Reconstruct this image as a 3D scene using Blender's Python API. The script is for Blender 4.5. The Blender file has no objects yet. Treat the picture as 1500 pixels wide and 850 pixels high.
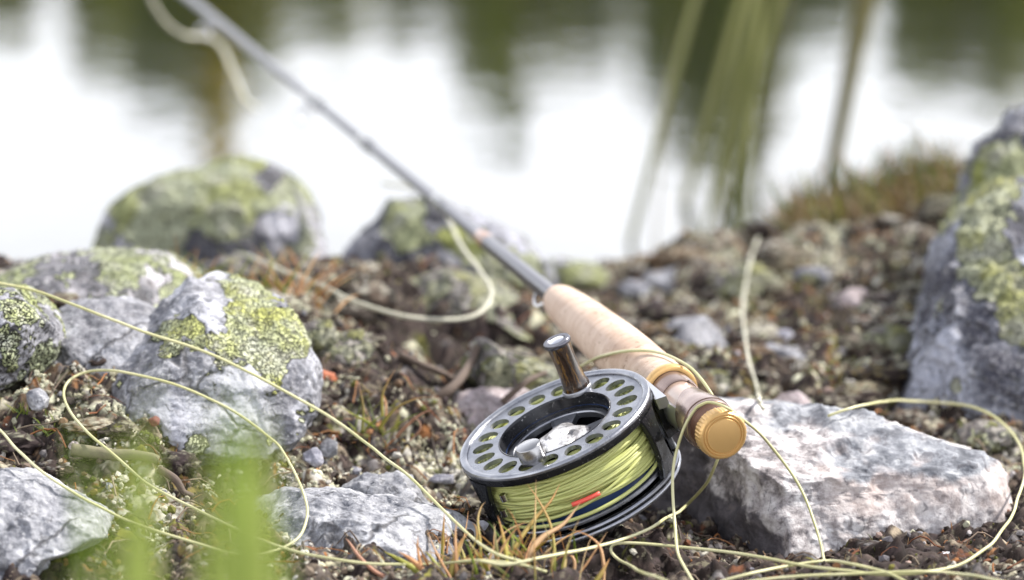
import bpy, bmesh, math, random
import numpy as np
from mathutils import Vector, Matrix
from mathutils.bvhtree import BVHTree

random.seed(7)
rng = np.random.default_rng(7)
SC = bpy.context.scene
COL = SC.collection

# ------------------------------------------------------------------ camera, sky, sun, exposure
PITCH = math.radians(11.5)
CAM = np.array([0.0, 0.0, 0.48])
FOCAL = 135.0
cd = bpy.data.cameras.new('camera')
cam = bpy.data.objects.new('camera', cd)
COL.objects.link(cam)
cam.location = CAM
cam.rotation_euler = (math.pi / 2 - PITCH, 0, 0)
cd.lens = FOCAL
cd.sensor_width = 36
cd.clip_start = 0.05
cd.clip_end = 2000
cd.dof.use_dof = True
cd.dof.focus_distance = 1.83
cd.dof.aperture_fstop = 5.6
cd.dof.aperture_blades = 9
SC.camera = cam

SUN_EL, SUN_AZ = math.radians(48), math.radians(68)      # azimuth clockwise from +Y
sdir = Vector((math.sin(SUN_AZ) * math.cos(SUN_EL), math.cos(SUN_AZ) * math.cos(SUN_EL), math.sin(SUN_EL)))
sl = bpy.data.lights.new('sun', 'SUN')
sl.energy = 3.9
sl.angle = math.radians(3)
sl.color = (1.0, 0.95, 0.88)
so = bpy.data.objects.new('sun', sl)
COL.objects.link(so)
so.rotation_euler = sdir.to_track_quat('Z', 'Y').to_euler()

world = bpy.data.worlds.new('World')
SC.world = world
world.use_nodes = True
wn = world.node_tree
wn.nodes.clear()
w_out = wn.nodes.new('ShaderNodeOutputWorld')
w_bg = wn.nodes.new('ShaderNodeBackground')
w_sky = wn.nodes.new('ShaderNodeTexSky')
w_sky.sky_type = 'NISHITA'
w_sky.sun_disc = False
w_sky.sun_elevation = SUN_EL
w_sky.sun_rotation = SUN_AZ
w_sky.air_density = 1.0
w_sky.dust_density = 2.0
w_bg.inputs['Strength'].default_value = 0.12
w_tc = wn.nodes.new('ShaderNodeTexCoord')
w_map = wn.nodes.new('ShaderNodeMapping')
w_map.inputs['Scale'].default_value = (1.0, 1.0, 2.6)
w_no = wn.nodes.new('ShaderNodeTexNoise')
w_no.inputs['Scale'].default_value = 2.2
w_no.inputs['Detail'].default_value = 6
w_rmp = wn.nodes.new('ShaderNodeValToRGB')
w_rmp.color_ramp.elements[0].position = 0.30
w_rmp.color_ramp.elements[0].color = (0.55, 0.55, 0.55, 1)
w_rmp.color_ramp.elements[1].position = 0.62
w_mix = wn.nodes.new('ShaderNodeMix')
w_mix.data_type = 'RGBA'
# a bright thin overcast, brighter low down as a hazy sky is
w_sep = wn.nodes.new('ShaderNodeSeparateXYZ')
w_rm2 = wn.nodes.new('ShaderNodeMapRange')
w_rm2.inputs['From Min'].default_value = 0.0
w_rm2.inputs['From Max'].default_value = 0.75
w_rm2.inputs['To Min'].default_value = 1.0
w_rm2.inputs['To Max'].default_value = 0.0
w_cl = wn.nodes.new('ShaderNodeMix')
w_cl.data_type = 'RGBA'
w_cl.inputs[6].default_value = (3.1, 3.2, 3.6, 1)
w_cl.inputs[7].default_value = (14.0, 14.0, 14.4, 1)
L = wn.links.new
L(w_tc.outputs['Generated'], w_map.inputs['Vector'])
L(w_map.outputs[0], w_no.inputs['Vector'])
L(w_no.outputs['Fac'], w_rmp.inputs['Fac'])
L(w_tc.outputs['Generated'], w_sep.inputs[0])
L(w_sep.outputs['Z'], w_rm2.inputs['Value'])
L(w_rm2.outputs[0], w_cl.inputs[0])
L(w_rmp.outputs['Color'], w_mix.inputs[0])
L(w_sky.outputs[0], w_mix.inputs[6])
L(w_cl.outputs[2], w_mix.inputs[7])
L(w_mix.outputs[2], w_bg.inputs['Color'])
L(w_bg.outputs[0], w_out.inputs['Surface'])

SC.view_settings.view_transform = 'Standard'
SC.view_settings.look = 'None'
SC.view_settings.exposure = 1.12
SC.view_settings.gamma = 1.0
SC.render.engine = 'CYCLES'
SC.cycles.max_bounces = 8
SC.cycles.use_denoising = True

# ------------------------------------------------------------------ picture <-> place
KP = 36.0 / 1500 / FOCAL
AR = np.array([1.0, 0, 0])
AF = np.array([0, math.cos(PITCH), -math.sin(PITCH)])
AU = np.array([0, math.sin(PITCH), math.cos(PITCH)])


def ray(px, py):
    return AF + (px - 750) * KP * AR - (py - 425) * KP * AU


def P(px, py, d):
    return CAM + d * ray(px, py)


def to_px(p):
    q = np.asarray(p, float) - CAM
    f = q @ AF
    return 750 + (q @ AR) / f / KP, 425 - (q @ AU) / f / KP, f


def to_px_many(p):
    q = p - CAM
    f = q @ AF
    return 750 + (q @ AR) / f / KP, 425 - (q @ AU) / f / KP


# ------------------------------------------------------------------ noise in numpy
def _h(ix, iy, iz, s):
    n = (ix.astype(np.int64) * 374761393 + iy.astype(np.int64) * 668265263 + iz.astype(np.int64) * 2147483647 + s * 1274126177) & 0xffffffff
    n = ((n ^ (n >> 13)) * 1274126177) & 0xffffffff
    n = ((n ^ (n >> 16)) * 2246822519) & 0xffffffff
    return ((n ^ (n >> 15)) & 0xffffff) / float(0xffffff)


def vnoise(p, s=0):
    i = np.floor(p)
    f = p - i
    u = f * f * f * (f * (f * 6 - 15) + 10)
    x, y, z = i[:, 0], i[:, 1], i[:, 2]
    r = 0
    for dx in (0, 1):
        wx = u[:, 0] if dx else 1 - u[:, 0]
        for dy in (0, 1):
            wy = u[:, 1] if dy else 1 - u[:, 1]
            for dz in (0, 1):
                wz = u[:, 2] if dz else 1 - u[:, 2]
                r = r + wx * wy * wz * _h(x + dx, y + dy, z + dz, s)
    return r * 2 - 1


ROT = np.array([[0.36, 0.48, -0.8], [-0.8, 0.6, 0.0], [0.48, 0.64, 0.6]])


def fbm(p, octv=4, s=0, gain=0.5, ridged=False):
    a, t, n = 1.0, 0, 0
    p = np.asarray(p, float)
    for o in range(octv):
        v = vnoise(p, s + o)
        if ridged:
            v = 1 - 2 * np.abs(v)
        t = t + a * v
        n += a
        a *= gain
        p = (p @ ROT.T) * 2.03 + 11.7
    return t / n


def worley2(x, y, s=0, jit=0.9):
    ix, iy = np.floor(x), np.floor(y)
    d1 = np.full(x.shape, 9.0)
    d2 = np.full(x.shape, 9.0)
    cid = np.zeros(x.shape)
    z = np.zeros(x.shape)
    for dx in (-1, 0, 1):
        for dy in (-1, 0, 1):
            cx, cy = ix + dx, iy + dy
            ox = cx + 0.5 + jit * (_h(cx, cy, z, s) - 0.5)
            oy = cy + 0.5 + jit * (_h(cx, cy, z, s + 1) - 0.5)
            d = np.hypot(x - ox, y - oy)
            idv = _h(cx, cy, z, s + 2)
            near = d < d1
            d2 = np.where(near, d1, np.minimum(d2, d))
            cid = np.where(near, idv, cid)
            d1 = np.where(near, d, d1)
    return d1, d2, cid


# ------------------------------------------------------------------ mesh helpers
def np_mesh(name, V, F, smooth=True, tint=None):
    V = np.asarray(V, np.float32)
    me = bpy.data.meshes.new(name)
    if isinstance(F, np.ndarray):
        m, k = F.shape
        idx = F.astype(np.int32).ravel()
        starts = np.arange(0, m * k, k, dtype=np.int32)
    else:
        idx = np.concatenate([np.asarray(f, np.int32).ravel() for f in F])
        cnt = np.concatenate([np.full(f.shape[0], f.shape[1], np.int32) for f in F])
        m = len(cnt)
        starts = np.concatenate([[0], np.cumsum(cnt)[:-1]]).astype(np.int32)
    me.vertices.add(len(V))
    me.vertices.foreach_set('co', V.ravel())
    me.loops.add(len(idx))
    me.loops.foreach_set('vertex_index', idx)
    me.polygons.add(m)
    me.polygons.foreach_set('loop_start', starts)
    me.polygons.foreach_set('use_smooth', np.full(m, smooth, bool))
    me.update(calc_edges=True)
    me.validate()
    if tint is not None:
        a = me.attributes.new('tint', 'FLOAT_COLOR', 'POINT')
        c = np.ones((len(V), 4), np.float32)
        c[:, :3] = tint
        a.data.foreach_set('color', c.ravel())
    return me


def link(name, me, mat=None, parent=None, mw=None):
    o = bpy.data.objects.new(name, me)
    COL.objects.link(o)
    if mat:
        me.materials.append(mat)
    if parent is not None:
        o.parent = parent
    if mw is not None:
        o.matrix_world = mw
    return o


def tag(o, label=None, cat=None, group=None, kind=None):
    if label:
        o['label'] = label
    if cat:
        o['category'] = cat
    if group:
        o['group'] = group
    if kind:
        o['kind'] = kind
    return o


def empty(name, loc, label, cat, group=None, rot=None):
    o = bpy.data.objects.new(name, None)
    COL.objects.link(o)
    o.empty_display_size = 0.02
    if rot is not None:
        o.matrix_world = rot
    else:
        o.location = loc
    return tag(o, label, cat, group)


class Geo:
    """collects pieces of one mesh (one part)"""
    def __init__(self):
        self.V, self.Q, self.T, self.n, self.C = [], [], [], 0, []

    def add(self, V, Q=None, T=None, tint=None):
        V = np.asarray(V, float)
        self.V.append(V)
        if Q is not None and len(Q):
            self.Q.append(np.asarray(Q, np.int64) + self.n)
        if T is not None and len(T):
            self.T.append(np.asarray(T, np.int64) + self.n)
        self.C.append(np.tile(np.asarray(tint if tint is not None else (1, 1, 1), float).reshape(-1, 3)[:1], (len(V), 1)) if tint is None or np.ndim(tint) == 1 else np.asarray(tint))
        self.n += len(V)

    def mesh(self, name, smooth=True):
        F = []
        if self.Q:
            F.append(np.concatenate(self.Q))
        if self.T:
            F.append(np.concatenate(self.T))
        return np_mesh(name, np.concatenate(self.V), F, smooth, np.concatenate(self.C))

    def obj(self, name, mat, parent=None, smooth=True, sharp=None):
        me = self.mesh(name, smooth)
        if sharp:
            me.set_sharp_from_angle(angle=math.radians(sharp))
        return link(name, me, mat, parent)

    def lathe(self, prof, seg=64, axis='Z', off=(0, 0, 0), close=True, rfun=None):
        """prof: (radius, position) pairs revolved about an axis; ends with radius 0 are capped by a fan"""
        ang = np.linspace(0, 2 * math.pi, seg, endpoint=False)
        rows = []
        for (r, z) in prof:
            rr = np.full(seg, max(r, 1e-5))
            if rfun:
                rr = rfun(rr, ang, z)
            x, y = rr * np.cos(ang), rr * np.sin(ang)
            zz = np.full(seg, z)
            rows.append(np.stack([x, y, zz], 1) if axis == 'Z' else np.stack([zz, x, y], 1))
        V = np.concatenate(rows) + np.asarray(off)
        i = np.arange(seg)
        j = (i + 1) % seg
        Q = []
        for k in range(len(prof) - 1):
            Q.append(np.stack([k * seg + i, k * seg + j, (k + 1) * seg + j, (k + 1) * seg + i], 1))
        self.add(V, Q=np.concatenate(Q))

    def tube(self, pts, r, seg=8, tint=None, closed=False, cap=True):
        pts = np.asarray(pts, float)
        n = len(pts)
        r = np.broadcast_to(np.asarray(r, float), (n,))
        if closed:
            T = np.roll(pts, -1, 0) - np.roll(pts, 1, 0)
        else:
            T = np.gradient(pts, axis=0)
        T /= np.linalg.norm(T, axis=1, keepdims=True) + 1e-12
        a = np.array([0, 0, 1.0]) if abs(T[0, 2]) < 0.9 else np.array([1.0, 0, 0])
        N = np.zeros_like(T)
        u = np.cross(T[0], a)
        u /= np.linalg.norm(u)
        for k in range(n):
            u = u - T[k] * (u @ T[k])
            u /= np.linalg.norm(u) + 1e-12
            N[k] = u
        B = np.cross(T, N)
        an = np.linspace(0, 2 * math.pi, seg, endpoint=False)
        V = (pts[:, None] + r[:, None, None] * (np.cos(an)[None, :, None] * N[:, None] + np.sin(an)[None, :, None] * B[:, None])).reshape(-1, 3)
        i = np.arange(seg)
        j = (i + 1) % seg
        Q = []
        rows = n if closed else n - 1
        for k in range(rows):
            k2 = (k + 1) % n
            Q.append(np.stack([k * seg + i, k * seg + j, k2 * seg + j, k2 * seg + i], 1))
        Tt = []
        if not closed and cap:
            for (b, s_) in ((0, -1), ((n - 1) * seg, 1)):
                for q in range(1, seg - 1):
                    Tt.append((b, b + q, b + q + 1) if s_ > 0 else (b, b + q + 1, b + q))
        self.add(V, Q=np.concatenate(Q), T=Tt, tint=tint)

    def box(self, c, s, M=None):
        c, s = np.asarray(c, float), np.asarray(s, float) / 2
        V = np.array([[x, y, z] for x in (-1, 1) for y in (-1, 1) for z in (-1, 1)]) * s + c
        if M is not None:
            V = V @ np.asarray(M).T
        self.add(V, Q=[(0, 1, 3, 2), (4, 6, 7, 5), (0, 4, 5, 1), (2, 3, 7, 6), (0, 2, 6, 4), (1, 5, 7, 3)])


def catmull(pts, per=10):
    pts = np.asarray(pts, float)
    p = np.vstack([2 * pts[0] - pts[1], pts, 2 * pts[-1] - pts[-2]])
    out = []
    for i in range(1, len(p) - 2):
        t = np.linspace(0, 1, per, endpoint=False)[:, None]
        p0, p1, p2, p3 = p[i - 1], p[i], p[i + 1], p[i + 2]
        out.append(0.5 * (2 * p1 + (p2 - p0) * t + (2 * p0 - 5 * p1 + 4 * p2 - p3) * t ** 2 + (3 * p1 - p0 - 3 * p2 + p3) * t ** 3))
    out.append(pts[-1:])
    return np.vstack(out)


# ------------------------------------------------------------------ node helpers
class NT:
    def __init__(self, name):
        self.m = bpy.data.materials.new(name)
        self.m.use_nodes = True
        self.t = self.m.node_tree
        self.t.nodes.clear()
        self.out = self.t.nodes.new('ShaderNodeOutputMaterial')
        self.b = self.t.nodes.new('ShaderNodeBsdfPrincipled')
        self.t.links.new(self.b.outputs[0], self.out.inputs['Surface'])
        self.co = self.t.nodes.new('ShaderNodeTexCoord').outputs['Object']

    def put(self, sock, v):
        if isinstance(v, bpy.types.NodeSocket):
            self.t.links.new(v, sock)
        elif isinstance(v, (tuple, list)):
            sock.default_value = tuple(v) + ((1,) if len(v) == 3 and len(sock.default_value) == 4 else ())
        else:
            sock.default_value = v

    def set(self, **kw):
        for k, v in kw.items():
            self.put(self.b.inputs[k.replace('_', ' ')], v)
        return self

    def noise(self, scale, detail=4, rough=0.55, vec=None, dist=0.0, out='Fac'):
        n = self.t.nodes.new('ShaderNodeTexNoise')
        n.inputs['Scale'].default_value = scale
        n.inputs['Detail'].default_value = detail
        n.inputs['Roughness'].default_value = rough
        n.inputs['Distortion'].default_value = dist
        self.put(n.inputs['Vector'], vec or self.co)
        return n.outputs[out]

    def vor(self, scale, feature='F1', vec=None, out='Distance', rand=1.0):
        n = self.t.nodes.new('ShaderNodeTexVoronoi')
        n.feature = feature
        n.inputs['Scale'].default_value = scale
        n.inputs['Randomness'].default_value = rand
        self.put(n.inputs['Vector'], vec or self.co)
        return n.outputs[out]

    def math(self, op, a, b=0.0, clamp=False):
        n = self.t.nodes.new('ShaderNodeMath')
        n.operation = op
        n.use_clamp = clamp
        self.put(n.inputs[0], a)
        self.put(n.inputs[1], b)
        return n.outputs[0]

    def vmath(self, op, a, b):
        n = self.t.nodes.new('ShaderNodeVectorMath')
        n.operation = op
        self.put(n.inputs[0], a)
        if op == 'SCALE':
            self.put(n.inputs['Scale'], b)
        else:
            self.put(n.inputs[1], b)
        return n.outputs[0]

    def mix(self, f, a, b, mode='MIX'):
        n = self.t.nodes.new('ShaderNodeMix')
        n.data_type = 'RGBA'
        n.blend_type = mode
        self.put(n.inputs[0], f)
        self.put(n.inputs[6], a)
        self.put(n.inputs[7], b)
        return n.outputs[2]

    def rng(self, v, a, b, c=0.0, d=1.0, smooth=True):
        n = self.t.nodes.new('ShaderNodeMapRange')
        n.interpolation_type = 'SMOOTHSTEP' if smooth else 'LINEAR'
        self.put(n.inputs['Value'], v)
        for k, x in zip(('From Min', 'From Max', 'To Min', 'To Max'), (a, b, c, d)):
            self.put(n.inputs[k], x)
        return n.outputs['Result']

    def ramp(self, f, stops):
        n = self.t.nodes.new('ShaderNodeValToRGB')
        cr = n.color_ramp
        while len(cr.elements) < len(stops):
            cr.elements.new(0.5)
        for e, (p, c) in zip(cr.elements, stops):
            e.position = p
            e.color = tuple(c) + (1,)
        self.put(n.inputs[0], f)
        return n.outputs['Color']

    def bump(self, h, strength=0.5, dist=0.001, prev=None):
        n = self.t.nodes.new('ShaderNodeBump')
        n.inputs['Strength'].default_value = strength
        n.inputs['Distance'].default_value = dist
        self.put(n.inputs['Height'], h)
        if prev is not None:
            self.put(n.inputs['Normal'], prev)
        self.put(self.b.inputs['Normal'], n.outputs[0])
        return n.outputs[0]

    def attr(self, name='tint'):
        n = self.t.nodes.new('ShaderNodeAttribute')
        n.attribute_name = name
        return n.outputs['Color']

    def sep(self, v):
        n = self.t.nodes.new('ShaderNodeSeparateXYZ')
        self.put(n.inputs[0], v)
        return n.outputs

    def normal(self):
        return self.t.nodes.new('ShaderNodeNewGeometry').outputs['Normal']


def rock_mat(name, light=(0.42, 0.42, 0.45), dark=(0.11, 0.11, 0.13), bal=0.5, lichen=0.0, lcol=(0.55, 0.57, 0.16), lcol2=(0.60, 0.64, 0.42),
             warm=None, lscale=42, up=0.9, spots=0.35, crack=0.5, zpos=0.0):
    """schist or gneiss: blotchy grey, dark specks, with map lichen in rounded black-edged areoles on its upper side"""
    n = NT(name)
    big = n.noise(14, 5, 0.62, dist=0.6)
    mid = n.noise(70, 6, 0.7)
    fine = n.noise(420, 4, 0.7)
    paint = n.sep(n.attr())
    v = n.math('ADD', n.math('MULTIPLY', n.noise(30, 6, 0.62, dist=0.8), 0.5), n.math('MULTIPLY', mid, 0.5))
    v = n.math('ADD', v, n.math('MULTIPLY', n.math('SUBTRACT', paint[2], paint[1]), 0.22))
    base = n.ramp(n.math('ADD', v, 0.5 - bal), [(0.39, dark), (0.46, tuple(0.6 * a + 0.4 * b for a, b in zip(dark, light))), (0.52, tuple(0.85 * a for a in light)), (0.585, tuple(min(0.8, 1.5 * a) for a in light))])
    if warm:
        wmask = n.rng(n.noise(9, 4, 0.6), 0.5, 0.66)
        base = n.mix(n.math('MULTIPLY', wmask, 0.65), base, n.mix(mid, tuple(0.6 * c for c in warm), warm))
    base = n.mix(n.rng(fine, 0.45, 0.7, 0.0, 0.45), base, n.mix(0.5, base, (0.6, 0.6, 0.63)), 'MIX')
    base = n.mix(n.rng(fine, 0.47, 0.34, 0.0, 0.5), base, n.mix(0.6, base, (0.03, 0.03, 0.035)))
    wf = n.rng(n.noise(310, 3, 0.6), 0.60, 0.66, 0, 0.45)
    base = n.mix(wf, base, (0.55, 0.55, 0.56))
    sp = n.rng(n.noise(190, 3, 0.6, dist=0.8), 0.57, 0.65, 0, spots * 1.8)
    base = n.mix(n.math('MULTIPLY', sp, 1.0, clamp=True), base, (0.05, 0.05, 0.055))
    stain = n.rng(n.noise(33, 6, 0.65, dist=1.0), 0.60, 0.74, 0, spots)
    base = n.mix(stain, base, (0.06, 0.05, 0.05))
    ckv = n.vmath('ADD', n.co, n.vmath('SCALE', n.noise(20, 4, 0.6, out='Color'), 0.05))
    ck = n.math('MULTIPLY', n.rng(n.vor(17, 'DISTANCE_TO_EDGE', vec=ckv), 0.0, 0.035, 1.0, 0.0), n.rng(n.noise(12, 2, 0.5), 0.48, 0.56))
    base = n.mix(n.math('MULTIPLY', ck, 0.7), base, (0.03, 0.028, 0.03))
    h = n.math('SUBTRACT', n.math('ADD', n.math('MULTIPLY', mid, 0.7), n.math('MULTIPLY', fine, 0.35)), n.math('MULTIPLY', ck, 0.5))
    if lichen != 0:
        wob = n.vmath('SCALE', n.vmath('SUBTRACT', n.noise(85, 3, 0.6, out='Color'), (0.5, 0.5, 0.5)), 0.016)
        lv = n.vmath('ADD', n.vmath('ADD', n.co, wob), n.vmath('SCALE', n.noise(320, 2, 0.6, out='Color'), 0.004))
        d1 = n.vor(lscale, vec=lv)
        d2 = n.vor(lscale * 2.3, vec=lv)
        cr = n.sep(n.vor(lscale, vec=lv, out='Color'))
        zone = n.math('ADD', n.math('MULTIPLY', paint[0], 0.95), n.math('MULTIPLY', n.math('SUBTRACT', n.noise(42, 4, 0.6), 0.5), 1.9))
        rad = n.math('ADD', n.math('MULTIPLY', cr[0], 0.30), n.math('SUBTRACT', zone, 0.10))
        e1 = n.math('SUBTRACT', rad, d1)
        e2 = n.math('SUBTRACT', n.math('SUBTRACT', rad, 0.12), d2)
        e = n.math('MAXIMUM', e1, e2)
        m = n.rng(e, 0.0, 0.03)
        rim = n.rng(e, -0.10, -0.02)
        crk = n.rng(n.vor(380, 'DISTANCE_TO_EDGE', vec=lv), 0.02, 0.13, crack * 1.2, 0.0)
        cs = n.noise(55, 2, 0.5)
        lc = n.mix(n.rng(n.math('ADD', n.math('MULTIPLY', cr[1], 0.5), n.math('MULTIPLY', cs, 0.6)), 0.38, 0.72), lcol, lcol2)
        lc = n.mix(n.rng(n.noise(260, 3, 0.7), 0.52, 0.62, 0, 0.65), lc, (0.13, 0.13, 0.085))
        lc = n.mix(n.rng(n.noise(40, 4, 0.7), 0.52, 0.64, 0, 0.7), lc, (0.42, 0.42, 0.36))
        lc = n.mix(n.math('MULTIPLY', n.math('GREATER_THAN', e2, e1), 0.4), lc, (0.42, 0.45, 0.35))
        lc = n.mix(crk, lc, (0.05, 0.055, 0.03))
        base = n.mix(n.math('MULTIPLY', rim, 0.75), base, (0.045, 0.047, 0.045))
        base = n.mix(m, base, lc)
        h = n.math('ADD', h, n.math('MULTIPLY', m, n.math('SUBTRACT', 0.9, n.math('MULTIPLY', crk, 0.5))))
    n.set(Base_Color=base, Roughness=n.rng(mid, 0.3, 0.7, 0.62, 0.88))
    n.b.inputs['Specular IOR Level'].default_value = 0.35
    b1 = n.bump(h, 0.85, 0.0022)
    b1 = n.bump(fine, 0.35, 0.0005, prev=b1)
    if lichen != 0:
        n.bump(n.math('MULTIPLY', n.rng(e, -0.02, 0.06), n.math('SUBTRACT', 1.0, n.math('MULTIPLY', crk, 0.6))), 0.8, 0.0016, prev=b1)
    return n.m


def simple(name, col, rough=0.5, metal=0.0, noise=0.0, nscale=200, spec=0.5, tint=False, sub=0.0, bump=0.0, bscale=600, coat=0.0, trans=0.0):
    n = NT(name)
    c = n.attr() if tint else col
    if noise:
        c = n.mix(n.math('MULTIPLY', n.noise(nscale, 4, 0.6), noise), c, tuple(0.25 * x for x in col) if not tint else (0.02, 0.015, 0.01))
    n.set(Base_Color=c, Roughness=rough, Metallic=metal)
    n.b.inputs['Specular IOR Level'].default_value = spec
    if coat:
        n.b.inputs['Coat Weight'].default_value = coat
        n.b.inputs['Coat Roughness'].default_value = 0.1
    if bump:
        n.bump(n.noise(bscale, 3, 0.6), bump, 0.0005)
    if trans:
        # thin leaf: some light passes through
        tr = n.t.nodes.new('ShaderNodeBsdfTranslucent')
        n.put(tr.inputs['Color'], c)
        mx = n.t.nodes.new('ShaderNodeMixShader')
        mx.inputs[0].default_value = trans
        n.t.links.new(n.b.outputs[0], mx.inputs[1])
        n.t.links.new(tr.outputs[0], mx.inputs[2])
        n.t.links.new(mx.outputs[0], n.out.inputs['Surface'])
    return n.m


# ================================================================== SETTING: the ground sheet
WATER_Z = -0.12
CTRL = [  # pixel x, pixel y, distance: the lie of the land under the stones
    (-150, 850, 1.70), (0, 850, 1.72), (400, 850, 1.745), (800, 850, 1.745), (1200, 850, 1.745), (1500, 850, 1.745), (1700, 850, 1.75),
    (-150, 760, 1.77), (0, 760, 1.80), (300, 760, 1.82), (500, 780, 1.83), (700, 790, 1.86), (900, 800, 1.85), (1050, 812, 1.855), (1300, 810, 1.855), (1420, 800, 1.865), (1500, 785, 1.88), (1700, 790, 1.86),
    (0, 660, 1.86), (100, 660, 1.865), (300, 680, 1.89), (450, 680, 1.92), (600, 680, 1.93), (740, 700, 1.97), (900, 720, 1.97), (1500, 690, 1.98), (1650, 690, 1.98),
    (-150, 560, 1.92), (0, 560, 1.92), (130, 570, 1.925), (250, 600, 1.94), (500, 600, 1.99), (640, 620, 1.99), (740, 650, 2.02),
    (-150, 470, 2.02), (60, 470, 2.02), (300, 480, 2.06), (470, 490, 2.08), (520, 520, 2.05), (620, 545, 2.185), (700, 540, 2.20), (760, 560, 2.12), (850, 560, 2.10),
    (600, 470, 2.20), (700, 465, 2.22), (850, 480, 2.25), (930, 470, 2.27), (1000, 520, 2.16), (1000, 440, 2.38),
    (0, 430, 2.12), (200, 410, 2.28), (400, 425, 2.34), (500, 436, 2.36), (620, 446, 2.40), (800, 438, 2.42), (900, 415, 2.44),
    (1100, 590, 2.10), (1250, 600, 2.10), (1400, 640, 2.06), (1100, 480, 2.24), (1250, 480, 2.24), (1400, 480, 2.20), (1600, 480, 2.20),
    (1060, 400, 2.40), (1130, 378, 2.42), (1200, 345, 2.45), (1300, 315, 2.46), (1400, 292, 2.45), (1500, 280, 2.45), (1650, 280, 2.45),
]
cp = np.array([P(a, b, c) for a, b, c in CTRL])
extra = []
for x in np.linspace(-0.6, 0.6, 7):
    extra += [(x, 1.25, -0.015), (x, 1.0, -0.03), (x, 3.0, -0.30), (x, 3.4, -0.45)]
for x in np.linspace(-0.6, 0.1, 5):
    extra.append((x, 2.72, -0.12))
extra += [(0.25, 2.75, -0.06), (0.45, 2.75, -0.04), (-0.6, 1.9, 0.05), (-0.6, 2.2, 0.04), (0.6, 1.9, 0.02), (0.6, 2.2, 0.06)]
cp = np.vstack([cp, extra])


def tps_fit(p, z, lam=2e-4):
    n = len(p)
    d = np.hypot(p[:, None, 0] - p[None, :, 0], p[:, None, 1] - p[None, :, 1])
    K = d ** 2 * np.log(d + 1e-9) + lam * np.eye(n)
    Pm = np.hstack([np.ones((n, 1)), p])
    A = np.block([[K, Pm], [Pm.T, np.zeros((3, 3))]])
    return np.linalg.solve(A, np.concatenate([z, np.zeros(3)]))


TW = tps_fit(cp[:, :2], cp[:, 2])


def base_h(x, y):
    x, y = np.asarray(x, float), np.asarray(y, float)
    xf, yf = x.ravel(), y.ravel()
    xi, yi = np.clip(xf, -0.6, 0.6), np.clip(yf, 1.0, 3.4)
    z = np.zeros(len(xf))
    for k in range(0, len(xf), 60000):
        a, b = xi[k:k + 60000], yi[k:k + 60000]
        d = np.hypot(a[:, None] - cp[None, :, 0], b[:, None] - cp[None, :, 1])
        z[k:k + 60000] = (d ** 2 * np.log(d + 1e-9)) @ TW[:len(cp)] + TW[-3] + TW[-2] * a + TW[-1] * b
    # away from the spot: a gentle bank, the lake bed, the far bank
    s = lambda t: np.clip(t, 0, 1) ** 2 * (3 - 2 * np.clip(t, 0, 1))
    gen = -0.02 + 0.06 * s((-yf) / 6) - 0.5 * s((yf - 2.4) / 1.0) - 1.2 * s((yf - 3.2) / 5) + 2.6 * s((yf - 43) / 5) + 3.0 * s((yf - 48) / 60)
    w = s((np.abs(xf) - 0.45) / 0.5)
    z = z * (1 - w) + gen * w
    wy = s((yf - 3.1) / 0.3)
    z = z * (1 - wy) + gen * wy
    return z.reshape(x.shape)


# zones: (px, py, radius px, pale, dark, olive) read off the photograph, carried to the ground
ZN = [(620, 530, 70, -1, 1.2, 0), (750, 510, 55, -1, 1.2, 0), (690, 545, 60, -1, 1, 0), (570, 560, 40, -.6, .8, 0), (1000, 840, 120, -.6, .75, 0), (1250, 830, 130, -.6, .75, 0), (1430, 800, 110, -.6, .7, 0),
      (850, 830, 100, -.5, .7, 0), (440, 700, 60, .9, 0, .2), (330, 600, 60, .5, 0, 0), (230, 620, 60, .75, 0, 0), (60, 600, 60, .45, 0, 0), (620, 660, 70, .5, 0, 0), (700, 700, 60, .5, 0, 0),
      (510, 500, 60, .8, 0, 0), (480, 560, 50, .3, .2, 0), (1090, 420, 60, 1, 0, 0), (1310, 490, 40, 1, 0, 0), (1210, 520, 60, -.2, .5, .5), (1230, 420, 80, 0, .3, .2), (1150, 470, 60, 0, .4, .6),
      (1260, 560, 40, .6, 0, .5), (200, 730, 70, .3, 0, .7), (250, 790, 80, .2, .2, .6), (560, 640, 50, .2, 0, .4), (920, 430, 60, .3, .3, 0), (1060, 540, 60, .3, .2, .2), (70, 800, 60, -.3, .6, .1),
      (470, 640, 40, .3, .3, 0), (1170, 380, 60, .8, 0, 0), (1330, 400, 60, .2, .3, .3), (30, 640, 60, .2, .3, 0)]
zc = []
for (a, b, r, *v) in ZN:
    d = 1.9
    for _ in range(60):
        q = P(a, b, d)
        gap = q[2] - float(base_h(q[0], q[1]))
        d += gap * 1.5
        if abs(gap) < 1e-4:
            break
    q = P(a, b, min(max(d, 1.6), 2.7))
    zc.append((q[0], q[1], r * KP * d, *v))


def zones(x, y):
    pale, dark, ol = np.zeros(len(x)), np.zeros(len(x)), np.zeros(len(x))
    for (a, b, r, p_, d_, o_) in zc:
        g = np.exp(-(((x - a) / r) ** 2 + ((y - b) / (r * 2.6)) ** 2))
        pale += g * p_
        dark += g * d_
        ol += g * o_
    return pale, dark, ol


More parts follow.
